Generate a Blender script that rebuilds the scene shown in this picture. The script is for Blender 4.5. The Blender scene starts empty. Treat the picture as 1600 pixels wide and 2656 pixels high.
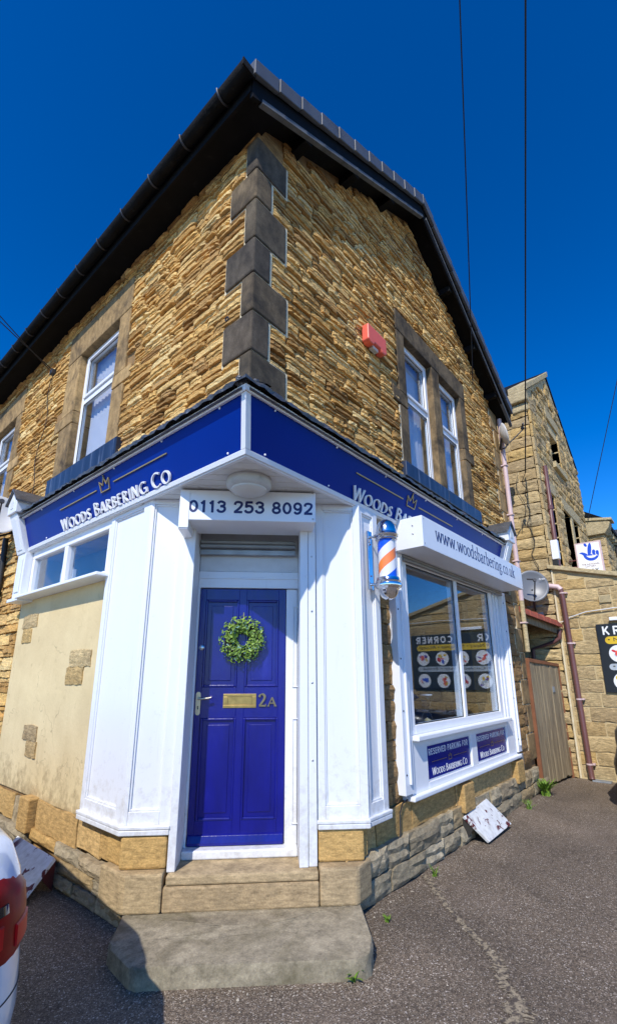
import bpy, math, random
from mathutils import Vector, Matrix
rnd = random.Random(7)
scene = bpy.context.scene
col = scene.collection
# ------------------------------------------------------------------ camera
cam_d = bpy.data.cameras.new('camera'); cam = bpy.data.objects.new('camera', cam_d); col.objects.link(cam)
CAMZ = 1.6
yaw, pitch, roll = math.radians(40.41), math.radians(15.116), math.radians(-0.179)
w = Vector((math.cos(yaw)*math.cos(pitch), math.sin(yaw)*math.cos(pitch), math.sin(pitch)))
r = Vector((math.sin(yaw), -math.cos(yaw), 0)); u_ = r.cross(w)
r2 = r*math.cos(roll)+u_*math.sin(roll); u2 = -r*math.sin(roll)+u_*math.cos(roll)
cam.matrix_world = Matrix(((r2.x, u2.x, -w.x, 0), (r2.y, u2.y, -w.y, 0), (r2.z, u2.z, -w.z, CAMZ), (0, 0, 0, 1)))
cam_d.sensor_fit = 'VERTICAL'; cam_d.sensor_height = 36; cam_d.lens = 36*1197/2656
cam_d.shift_y = 102/2656
cam_d.clip_start = .05; cam_d.clip_end = 2000
scene.camera = cam
# ------------------------------------------------------------------ light
SUN = Vector((.672, .258, -.695)).normalized()
EL = math.asin(-SUN.z)
wd = bpy.data.worlds.new('World'); scene.world = wd; wd.use_nodes = True
nt = wd.node_tree; bgn = nt.nodes['Background']
sky = nt.nodes.new('ShaderNodeTexSky'); sky.sky_type = 'NISHITA'; sky.sun_disc = False
sky.sun_elevation = EL; sky.sun_rotation = math.atan2(-SUN.x, -SUN.y)
sky.air_density = 1.0; sky.dust_density = 0.0; sky.ozone_density = 6.0; sky.altitude = 300
gam = nt.nodes.new('ShaderNodeGamma'); gam.inputs[1].default_value = 1.3
hs = nt.nodes.new('ShaderNodeHueSaturation'); hs.inputs['Hue'].default_value = .505; hs.inputs['Saturation'].default_value = 1.2
nt.links.new(sky.outputs[0], gam.inputs[0]); nt.links.new(gam.outputs[0], hs.inputs['Color'])
nt.links.new(hs.outputs[0], bgn.inputs[0]); bgn.inputs[1].default_value = .12
sd = bpy.data.lights.new('sun', 'SUN'); sd.energy = 4.2; sd.angle = math.radians(.5); sd.color = (1, .955, .88)
so = bpy.data.objects.new('sun', sd); col.objects.link(so); so.location = (-20, -10, 25)
so.rotation_euler = SUN.to_track_quat('-Z', 'Y').to_euler()
scene.view_settings.view_transform = 'Standard'; scene.view_settings.look = 'None'
scene.view_settings.exposure = 0.14; scene.view_settings.gamma = 1
scene.cycles.max_bounces = 8; scene.cycles.transparent_max_bounces = 12
scene.cycles.sample_clamp_indirect = 6

# ------------------------------------------------------------------ materials
def lin(*c): return tuple(((x/255)/12.92 if x/255 <= .04045 else ((x/255+.055)/1.055)**2.4) for x in c)
def ramp(n, l, fac, stops):
    cr = n.new('ShaderNodeValToRGB'); e = cr.color_ramp.elements
    while len(e) < len(stops): e.new(.5)
    for i, (p, c) in enumerate(stops):
        e[i].position = p; e[i].color = (c[0], c[1], c[2], 1) if hasattr(c, '__len__') else (c, c, c, 1)
    l.new(fac, cr.inputs[0]); return cr.outputs[0]
def pos(n, l, sc=(1, 1, 1)):
    g = n.new('ShaderNodeNewGeometry'); m = n.new('ShaderNodeMapping'); m.inputs['Scale'].default_value = sc
    l.new(g.outputs['Position'], m.inputs[0]); return m.outputs[0]
def noise(n, l, vec, scale, detail=5, rough=.55, dist=0):
    t = n.new('ShaderNodeTexNoise'); t.inputs['Scale'].default_value = scale; t.inputs['Detail'].default_value = detail
    t.inputs['Roughness'].default_value = rough; t.inputs['Distortion'].default_value = dist
    l.new(vec, t.inputs['Vector']); return t.outputs['Fac']
def mixc(n, l, fac, a, b, mode='MIX'):
    m = n.new('ShaderNodeMix'); m.data_type = 'RGBA'; m.blend_type = mode
    for s, v in ((m.inputs[0], fac), (m.inputs[6], a), (m.inputs[7], b)):
        if hasattr(v, 'is_output') or hasattr(v, 'links'): l.new(v, s)
        elif hasattr(v, '__len__'): s.default_value = (v[0], v[1], v[2], 1)
        else: s.default_value = v
    return m.outputs[2]
def bump(n, l, h, strength, dist, prev=None):
    b = n.new('ShaderNodeBump'); b.inputs['Strength'].default_value = strength; b.inputs['Distance'].default_value = dist
    l.new(h, b.inputs['Height'])
    if prev is not None: l.new(prev, b.inputs['Normal'])
    return b.outputs[0]
def newmat(name):
    m = bpy.data.materials.new(name); m.use_nodes = True
    return m, m.node_tree.nodes, m.node_tree.links, m.node_tree.nodes['Principled BSDF']
def plain(name, c, rough=.5, metal=0, var=.12, scale=6, dirt=None, dscale=3, dpos=(.55, .75), bmp=0, bscale=40, sc=(1, 1, 1), coat=0, spec=.5):
    """paint, plastic, metal: base colour with slight tonal variation, optional dirt patches and fine bump"""
    m, n, l, b = newmat(name)
    p = pos(n, l, sc); f = noise(n, l, p, scale)
    cc = ramp(n, l, f, [(.3, tuple(x*(1-var) for x in c)), (.7, tuple(min(1, x*(1+var)) for x in c))])
    if dirt is not None:
        d = ramp(n, l, noise(n, l, p, dscale, 8, .65), [(dpos[0], 0), (dpos[1], 1)]); cc = mixc(n, l, d, cc, dirt)
    l.new(cc, b.inputs['Base Color']); b.inputs['Roughness'].default_value = rough; b.inputs['Metallic'].default_value = metal
    b.inputs['Specular IOR Level'].default_value = spec
    if coat: b.inputs['Coat Weight'].default_value = coat; b.inputs['Coat Roughness'].default_value = .05
    if bmp: l.new(bump(n, l, noise(n, l, p, bscale, 6, .6), bmp, .01), b.inputs['Normal'])
    return m
def stone(name, cols, stain=(.06, .045, .03), stain_pos=(.52, .72), sc=(1, 1, 3), bsc=22, bst=.9, bd=.02, stscale=1.6):
    """rough split sandstone: every block its own tone, stained, with strata in the relief"""
    m, n, l, b = newmat(name)
    oi = n.new('ShaderNodeObjectInfo'); g = n.new('ShaderNodeNewGeometry')
    ad = n.new('ShaderNodeMath'); ad.operation = 'ADD'; l.new(oi.outputs['Random'], ad.inputs[0]); l.new(g.outputs['Random Per Island'], ad.inputs[1])
    fr = n.new('ShaderNodeMath'); fr.operation = 'FRACT'; l.new(ad.outputs[0], fr.inputs[0])
    k = len(cols)-1
    base = ramp(n, l, fr.outputs[0], [(i/k, c) for i, c in enumerate(cols)])
    p = pos(n, l); ps = pos(n, l, sc)
    f = ramp(n, l, noise(n, l, ps, 14, 8, .65), [(.28, .5), (.68, 1.18)])
    c = mixc(n, l, 1.0, base, f, 'MULTIPLY')
    c = mixc(n, l, 1.0, c, ramp(n, l, noise(n, l, p, 85, 5, .7), [(.32, .78), (.66, 1.16)]), 'MULTIPLY')
    s = ramp(n, l, noise(n, l, p, stscale, 9, .68, .4), [(stain_pos[0], 0), (stain_pos[1], 1)])
    sm = n.new('ShaderNodeMath'); sm.operation = 'MULTIPLY'; sm.inputs[1].default_value = .8; l.new(s, sm.inputs[0])
    c = mixc(n, l, sm.outputs[0], c, stain)
    l.new(c, b.inputs['Base Color']); b.inputs['Roughness'].default_value = .93
    b.inputs['Specular IOR Level'].default_value = .2
    bp = bump(n, l, noise(n, l, ps, bsc, 9, .7, .6), bst, bd)
    bp = bump(n, l, noise(n, l, p, 130, 4, .6), .35, .004, bp)
    l.new(bp, b.inputs['Normal']); return m
def glassmat(name, tint=(.9, .95, 1), ior=1.75):
    m, n, l, b = newmat(name); n.remove(b)
    out = [x for x in n if x.type == 'OUTPUT_MATERIAL'][0]
    tr = n.new('ShaderNodeBsdfTransparent'); tr.inputs[0].default_value = (*tint, 1)
    gl = n.new('ShaderNodeBsdfGlossy'); gl.inputs['Roughness'].default_value = .004; gl.inputs['Color'].default_value = (.95, .97, 1, 1)
    g = n.new('ShaderNodeNewGeometry'); dt = n.new('ShaderNodeVectorMath'); dt.operation = 'DOT_PRODUCT'
    l.new(g.outputs['Incoming'], dt.inputs[0]); l.new(g.outputs['Normal'], dt.inputs[1])
    def mth(op, a, b=None):
        k = n.new('ShaderNodeMath'); k.operation = op
        for s_, v_ in ((0, a), (1, b)):
            if v_ is None: continue
            if hasattr(v_, 'links'): l.new(v_, k.inputs[s_])
            else: k.inputs[s_].default_value = v_
        return k.outputs[0]
    f0 = ((ior-1)/(ior+1))**2
    sch = mth('ADD', mth('MULTIPLY', mth('POWER', mth('SUBTRACT', 1.0, mth('ABSOLUTE', dt.outputs['Value'])), 5.0), 1-f0), f0)
    class fr: outputs = [sch]
    mx = n.new('ShaderNodeMixShader'); l.new(fr.outputs[0], mx.inputs[0]); l.new(tr.outputs[0], mx.inputs[1]); l.new(gl.outputs[0], mx.inputs[2])
    l.new(mx.outputs[0], out.inputs[0]); return m

M = {}
M['gold'] = stone('golden_sandstone', [lin(238, 192, 116), lin(246, 208, 138), lin(212, 164, 94), lin(250, 220, 156), lin(232, 186, 114), lin(166, 126, 76), lin(226, 178, 104), lin(204, 164, 108)], stain_pos=(.56, .74), sc=(1, 1, 4))
M['weather'] = stone('weathered_sandstone', [lin(150, 122, 88), lin(176, 140, 92), lin(128, 104, 78), lin(190, 150, 96)], stain_pos=(.5, .72))
M['grey'] = stone('grey_plinth_stone', [lin(176, 162, 134), lin(154, 140, 114), lin(188, 174, 146), lin(172, 148, 108), lin(164, 152, 130)], stain=(.05, .045, .04), stain_pos=(.58, .78), sc=(1, 1, 1.6), bsc=12)
M['sand'] = stone('sand_coloured_block', [lin(204, 166, 104), lin(190, 154, 98), lin(212, 176, 118)], stain=lin(130, 104, 70), stain_pos=(.6, .8), bsc=10, bst=.6, bd=.014)
M['dressed'] = stone('dressed_stone', [lin(172, 142, 98), lin(154, 128, 90), lin(186, 154, 106)], stain=(.035, .03, .026), stain_pos=(.47, .66), sc=(1, 1, .6), bsc=18, bst=.18, bd=.006, stscale=2.4)
M['dressed2'] = stone('sooty_dressed_stone', [lin(132, 112, 84), lin(116, 100, 78), lin(148, 124, 90)], stain=(.022, .02, .018), stain_pos=(.42, .62), sc=(1, 1, .6), bsc=18, bst=.18, bd=.006, stscale=2.4)
M['quoin'] = stone('blackened_quoin_stone', [lin(104, 93, 76), lin(86, 79, 70), lin(138, 118, 88), lin(94, 84, 72), lin(118, 102, 78)], stain=(.020, .019, .019), stain_pos=(.44, .66), sc=(1, 1, .6), bsc=20, bst=.15, bd=.005, stscale=2.6)
M['buff'] = stone('buff_stone', [lin(212, 186, 136), lin(196, 172, 128), lin(180, 156, 116), lin(208, 174, 112), lin(188, 168, 130)], stain=lin(112, 94, 68), stain_pos=(.56, .78), bsc=16)
M['coping'] = stone('pale_coping_stone', [lin(196, 178, 138), lin(186, 168, 130)], stain=lin(110, 98, 76), stain_pos=(.6, .85), bsc=14, bst=.3, bd=.006)
M['step'] = stone('worn_step_stone', [lin(158, 147, 124), lin(162, 150, 126)], stain=lin(98, 90, 66), stain_pos=(.46, .72), sc=(1, 1, 1), bsc=40, bst=.6, bd=.008, stscale=3.2)
M['thresh'] = stone('threshold_stone', [lin(186, 162, 122), lin(176, 152, 116), lin(190, 168, 130)], stain=lin(126, 112, 88), stain_pos=(.52, .75), sc=(1, 1, 4), bsc=18, bst=.3, bd=.006, stscale=2)
M['mortar'] = plain('ochre_mortar', lin(150, 118, 76), .95, bmp=.6, bscale=60, var=.3)
M['palemortar'] = plain('pale_mortar', lin(214, 200, 168), .95, bmp=.4, bscale=60)
def rendermat():
    m, n, l, b = newmat('cream_render'); p = pos(n, l)
    c = ramp(n, l, noise(n, l, p, 2.2, 6, .6), [(.3, lin(204, 182, 136)), (.7, lin(220, 199, 152))])
    st = ramp(n, l, noise(n, l, pos(n, l, (5, 5, .35)), 2.4, 7, .65), [(.54, 0), (.78, .28)]); c = mixc(n, l, st, c, lin(184, 160, 114))
    sp = n.new('ShaderNodeSeparateXYZ'); g = n.new('ShaderNodeNewGeometry'); l.new(g.outputs['Position'], sp.inputs[0])
    mr = n.new('ShaderNodeMapRange'); mr.inputs[1].default_value = .5; mr.inputs[2].default_value = .95; mr.inputs[3].default_value = .28; mr.inputs[4].default_value = 0; l.new(sp.outputs['Z'], mr.inputs[0])
    ad = n.new('ShaderNodeMath'); ad.operation = 'ADD'; l.new(noise(n, l, p, 9, 9, .7), ad.inputs[0]); l.new(mr.outputs[0], ad.inputs[1])
    c = mixc(n, l, ramp(n, l, ad.outputs[0], [(.62, 0), (.86, .75)]), c, lin(138, 116, 80))
    v = n.new('ShaderNodeTexVoronoi'); v.feature = 'DISTANCE_TO_EDGE'; v.inputs['Scale'].default_value = 1.5; v.inputs['Randomness'].default_value = 1
    w_ = n.new('ShaderNodeVectorMath'); w_.operation = 'ADD'; t = n.new('ShaderNodeTexNoise'); t.inputs['Scale'].default_value = 7; l.new(p, t.inputs['Vector'])
    ws = n.new('ShaderNodeVectorMath'); ws.operation = 'SCALE'; ws.inputs['Scale'].default_value = .25; l.new(t.outputs['Color'], ws.inputs[0]); l.new(p, w_.inputs[0]); l.new(ws.outputs[0], w_.inputs[1]); l.new(w_.outputs[0], v.inputs['Vector'])
    ck = ramp(n, l, v.outputs['Distance'], [(0, .5), (.006, 0)]); msk = ramp(n, l, noise(n, l, p, 1.4, 2), [(.5, 0), (.58, 1)])
    mm = n.new('ShaderNodeMath'); mm.operation = 'MULTIPLY'; l.new(ck, mm.inputs[0]); l.new(msk, mm.inputs[1]); c = mixc(n, l, mm.outputs[0], c, lin(110, 90, 62))
    l.new(c, b.inputs['Base Color']); b.inputs['Roughness'].default_value = .92
    bp = bump(n, l, noise(n, l, p, 26, 6), .25, .01); l.new(bump(n, l, noise(n, l, p, 3, 3), .3, .03, bp), b.inputs['Normal']); return m
M['render'] = rendermat()
M['white'] = plain('white_gloss_paint', (.77, .78, .80), .42, var=.03, scale=3, dirt=(.55, .53, .48), dscale=9, dpos=(.66, .78), bmp=.06, bscale=18, sc=(1, 1, .35))
def painted(name, c, rough):
    m, n, l, b = newmat(name); p = pos(n, l); pv = pos(n, l, (9, 9, .45))
    cc = ramp(n, l, noise(n, l, pos(n, l, (1, 1, .3)), 3, 5), [(.3, tuple(x*.965 for x in c)), (.7, c)])
    sp = n.new('ShaderNodeSeparateXYZ'); g = n.new('ShaderNodeNewGeometry'); l.new(g.outputs['Position'], sp.inputs[0])
    low = n.new('ShaderNodeMapRange'); low.inputs[1].default_value = .5; low.inputs[2].default_value = 1.15; low.inputs[3].default_value = .20; low.inputs[4].default_value = 0; l.new(sp.outputs['Z'], low.inputs[0])
    ad = n.new('ShaderNodeMath'); ad.operation = 'ADD'; l.new(noise(n, l, p, 16, 9, .7), ad.inputs[0]); l.new(low.outputs[0], ad.inputs[1])
    cc = mixc(n, l, ramp(n, l, ad.outputs[0], [(.60, 0), (.86, .55)]), cc, (.44, .40, .33))
    dr = ramp(n, l, noise(n, l, pv, 3.0, 6, .7), [(.60, 0), (.76, .28)])
    cc = mixc(n, l, dr, cc, (.52, .50, .45))
    ch = ramp(n, l, noise(n, l, p, 38, 5, .6), [(.735, 0), (.755, .8)])
    cc = mixc(n, l, ch, cc, (.22, .19, .15))
    l.new(cc, b.inputs['Base Color']); b.inputs['Roughness'].default_value = rough
    bp = bump(n, l, noise(n, l, pos(n, l, (14, 14, 1)), 6, 5, .6), .12, .004); l.new(bump(n, l, noise(n, l, p, 5, 3), .08, .02, bp), b.inputs['Normal']); return m
M['white'] = painted('white_gloss_paint_weathered', (.77, .78, .80), .4)
M['pvc'] = plain('white_upvc', (.83, .84, .86), .35, var=.02)
M['dirtywhite'] = plain('grubby_white_boards', (.64, .65, .64), .6, var=.08, dirt=(.33, .33, .32), dscale=9, dpos=(.6, .8))
M['signwhite'] = plain('white_powder_coated_steel', (.80, .82, .85), .38, var=.02, dirt=(.6, .6, .58), dscale=6, dpos=(.68, .84))
M['door'] = plain('cobalt_door_paint', lin(14, 19, 116), .26, var=.28, scale=5, dirt=lin(44, 50, 152), dscale=5, dpos=(.62, .85), bmp=.18, bscale=26, sc=(1, 1, .3))
M['navy'] = plain('royal_blue_gloss_panel', lin(1, 42, 134), .3, var=.05, spec=.06, scale=2)
M['navysign'] = plain('navy_sign_face', lin(16, 34, 128), .25, var=.04)
M['ink'] = plain('navy_vinyl', lin(20, 30, 92), .4, var=.03)
M['letter'] = plain('white_acrylic_letter', (.84, .83, .82), .35, var=.02)
M['letterwhite'] = plain('white_vinyl', (.82, .82, .82), .4, var=.02)
M['gilt'] = plain('gold_lettering', lin(176, 150, 104), .35, metal=.5, var=.1)
M['roof'] = plain('black_roof_slate', (.009, .0095, .010), .85, var=.4, dirt=(.035, .035, .03), dscale=14, dpos=(.6, .8), bmp=.8, bscale=40, spec=.12)
M['verge'] = plain('grey_verge_unit', (.085, .09, .10), .5, var=.12, dirt=(.05, .05, .05), dscale=5)
M['blackwood'] = plain('black_painted_timber', (.0055, .0055, .006), .75, var=.3, dirt=(.02, .02, .02), dscale=12, dpos=(.6, .8), spec=.15)
M['bargelip'] = plain('grey_weathered_timber_lip', (.10, .105, .11), .7, var=.3, dirt=(.03, .03, .03), dscale=14)
M['lead'] = plain('lead_and_bitumen', (.10, .105, .115), .38, metal=.35, var=.35, dirt=(.42, .43, .45), dscale=22, dpos=(.6, .74), bmp=1, bscale=30)
M['sill'] = plain('blue_black_painted_sill', lin(44, 54, 74), .35, var=.4, scale=5, dirt=lin(118, 128, 146), dscale=10, dpos=(.56, .74), sc=(2.2, 2.2, .12))
M['glass'] = glassmat('window_glass')
M['clear'] = glassmat('clear_acrylic', (.97, .97, .97), 1.35)
M['dark'] = plain('dark_interior', (.03, .03, .035), .9)
M['room'] = plain('room_wall', (.16, .16, .165), .9)
M['blind'] = plain('vertical_blind_fabric', lin(226, 212, 200), .8, var=.06)
M['sheer'] = plain('net_curtain', lin(190, 184, 180), .85, var=.1, sc=(8, 8, .3))
M['chrome'] = plain('polished_chrome', (.75, .76, .78), .13, metal=1, var=.03)
M['steel'] = plain('brushed_steel', (.52, .52, .53), .3, metal=1, var=.1)
M['brass'] = plain('worn_brass', lin(190, 158, 96), .32, metal=.85, var=.2, scale=20)
M['dullbrass'] = plain('tarnished_brass', lin(150, 134, 104), .35, metal=.8, var=.2, scale=30)
M['nickel'] = plain('satin_nickel', lin(190, 180, 160), .28, metal=.9, var=.08)
M['poleblue'] = plain('pole_stripe_blue', lin(10, 88, 232), .3)
M['poleorange'] = plain('pole_stripe_orange', lin(246, 132, 54), .3)
M['polewhite'] = plain('pole_white', (.80, .79, .80), .3, var=.02)
M['alarm'] = plain('salmon_alarm_plastic', lin(232, 104, 84), .45, var=.05)
M['lamp'] = plain('frosted_lamp_cover', (.60, .60, .57), .45, var=.05, dirt=(.42, .42, .38), dscale=8)
M['lamprim'] = plain('grey_lamp_rim', (.50, .50, .49), .5, var=.08, dirt=(.36, .36, .34), dscale=10)
M['shutter'] = plain('galvanised_shutter_slat', (.24, .25, .26), .4, metal=.4, var=.1)
M['transom'] = plain('grey_white_transom', (.60, .61, .62), .5, var=.08, dirt=(.46, .45, .43), dscale=3, sc=(1, 1, 2))
M['asphalt'] = None
M['redwood'] = plain('dark_red_paint', lin(96, 40, 38), .6, var=.2)
M['redpipe'] = plain('oxide_red_pipe', lin(106, 70, 66), .38, var=.1)
M['pinkpipe'] = plain('faded_pink_pipe', lin(206, 180, 178), .45, var=.05)
M['terra'] = plain('red_clay_tile', lin(150, 78, 62), .8, var=.25, bmp=.4)
M['gatewood'] = plain('weathered_grey_board', lin(148, 132, 104), .85, var=.3, scale=4, dirt=lin(92, 80, 60), dscale=7, dpos=(.5, .7), sc=(5, 5, .35), bmp=.7, bscale=26)
M['gaterail'] = plain('orange_brown_rail', lin(128, 82, 54), .7, var=.2)
M['dishgrey'] = plain('grey_dish_enamel', (.15, .16, .18), .4, var=.06, dirt=(.2, .21, .23), dscale=3)
M['dishwhite'] = plain('pale_dish_enamel', (.55, .56, .57), .45, var=.06)
M['darkmetal'] = plain('dark_grey_metal', (.05, .05, .055), .5, metal=.4, var=.2)
M['galv'] = plain('galvanised_plate', (.32, .35, .38), .5, metal=.5, var=.2)
M['cable'] = plain('black_cable', (.012, .012, .012), .6)
M['whitecable'] = plain('white_cable', (.7, .7, .68), .5)
M['carwhite'] = plain('white_car_paint', (.78, .80, .83), .25, var=.01, coat=1)
M['carblack'] = plain('black_car_paint', (.006, .006, .007), .3, var=.01, coat=1)
M['carglass'] = plain('dark_car_glass', (.012, .014, .016), .04, var=.01)
M['rubber'] = plain('black_rubber', (.014, .014, .014), .8)
M['taillight'] = plain('red_tail_lens', lin(200, 10, 20), .4, var=.15, spec=.2)
M['taildark'] = plain('dark_red_tail_lens', lin(140, 3, 10), .35, var=.35, scale=16, spec=.12)
M['lottery'] = plain('blue_print', lin(34, 78, 196), .35, var=.03)
M['black'] = plain('black_print', (.012, .012, .013), .35)
M['signblack'] = plain('black_sign_board', (.014, .015, .018), .3, var=.1)
M['yellow'] = plain('yellow_print', lin(214, 178, 40), .4)
M['greyprint'] = plain('grey_print', lin(176, 184, 190), .4)
M['redprint'] = plain('red_print', lin(206, 44, 52), .4)
M['purple'] = plain('purple_print', lin(96, 64, 160), .4)
M['vent'] = plain('cream_vent', lin(206, 186, 140), .7)
M['darkbrown'] = plain('dark_brown_fill', (.03, .026, .02), .95)  # wreath ring, and the painted shade of the gaps beside the hatch lids
M['sandgrain'] = plain('hourglass_sand', lin(220, 196, 140), .9)
M['pot'] = plain('white_pot', (.7, .7, .69), .4)
def leafmat(name, a, b2, rough=.45):
    m, n, l, b = newmat(name); oi = n.new('ShaderNodeObjectInfo'); g = n.new('ShaderNodeNewGeometry')
    ad = n.new('ShaderNodeMath'); ad.operation = 'ADD'; l.new(oi.outputs['Random'], ad.inputs[0]); l.new(g.outputs['Random Per Island'], ad.inputs[1])
    fr = n.new('ShaderNodeMath'); fr.operation = 'FRACT'; l.new(ad.outputs[0], fr.inputs[0])
    l.new(ramp(n, l, fr.outputs[0], [(0, a), (.6, b2), (1, tuple((x+y)/2 for x, y in zip(a, b2)))]), b.inputs['Base Color'])
    b.inputs['Roughness'].default_value = rough; return m
M['leaf'] = leafmat('yellow_green_leaf', lin(62, 98, 34), lin(136, 164, 64))
M['leafblue'] = leafmat('blue_green_leaf', lin(76, 122, 110), lin(120, 160, 150))
M['weed'] = leafmat('weed_leaf', lin(66, 104, 30), lin(120, 150, 52))
def asphalt():
    m, n, l, b = newmat('asphalt')
    p = pos(n, l)
    v = n.new('ShaderNodeTexVoronoi'); v.inputs['Scale'].default_value = 170; l.new(p, v.inputs['Vector'])
    sep = n.new('ShaderNodeSeparateColor'); l.new(v.outputs['Color'], sep.inputs[0])
    agg = ramp(n, l, sep.outputs[0], [(0, lin(76, 64, 52)), (.5, lin(109, 94, 77)), (.8, lin(131, 115, 96)), (.94, lin(154, 140, 122)), (1, lin(206, 194, 180))])
    big = ramp(n, l, noise(n, l, p, .9, 8, .62, .5), [(.3, .66), (.5, .95), (.68, 1.3)])
    c = mixc(n, l, 1, agg, big, 'MULTIPLY')
    fine = ramp(n, l, noise(n, l, p, 34, 6, .7), [(.35, .72), (.65, 1.22)])
    c = mixc(n, l, 1, c, fine, 'MULTIPLY')
    d = ramp(n, l, noise(n, l, p, .55, 9, .72), [(.50, 0), (.66, .6)])
    c = mixc(n, l, d, c, lin(132, 116, 100))
    d2 = ramp(n, l, noise(n, l, p, 3.1, 7, .7, .8), [(.62, 0), (.74, .55)])
    c = mixc(n, l, d2, c, lin(52, 46, 42))
    l.new(c, b.inputs['Base Color']); b.inputs['Roughness'].default_value = .85
    h = ramp(n, l, v.outputs['Distance'], [(0, 1), (.6, 0)])
    bp = bump(n, l, h, .8, .006); l.new(bump(n, l, noise(n, l, p, 8, 4), .3, .02, bp), b.inputs['Normal'])
    return m
M['asphalt'] = asphalt()
def peeling():
    m, n, l, b = newmat('peeling_white_paint'); p = pos(n, l, (1, 1, 1))
    f = ramp(n, l, noise(n, l, p, 9, 9, .6, .6), [(.56, 0), (.58, 1)])
    f2 = ramp(n, l, noise(n, l, p, 2.6, 2), [(.40, 0), (.48, 1)])
    mu = n.new('ShaderNodeMath'); mu.operation = 'MULTIPLY'; l.new(f, mu.inputs[0]); l.new(f2, mu.inputs[1])
    g = ramp(n, l, noise(n, l, p, 20, 6), [(.4, (.74, .74, .73)), (.75, (.56, .55, .52))])
    l.new(mixc(n, l, mu.outputs[0], g, lin(92, 30, 36)), b.inputs['Base Color']); b.inputs['Roughness'].default_value = .65
    l.new(bump(n, l, mu.outputs[0], -.8, .004), b.inputs['Normal']); return m
M['peel'] = peeling()

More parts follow.
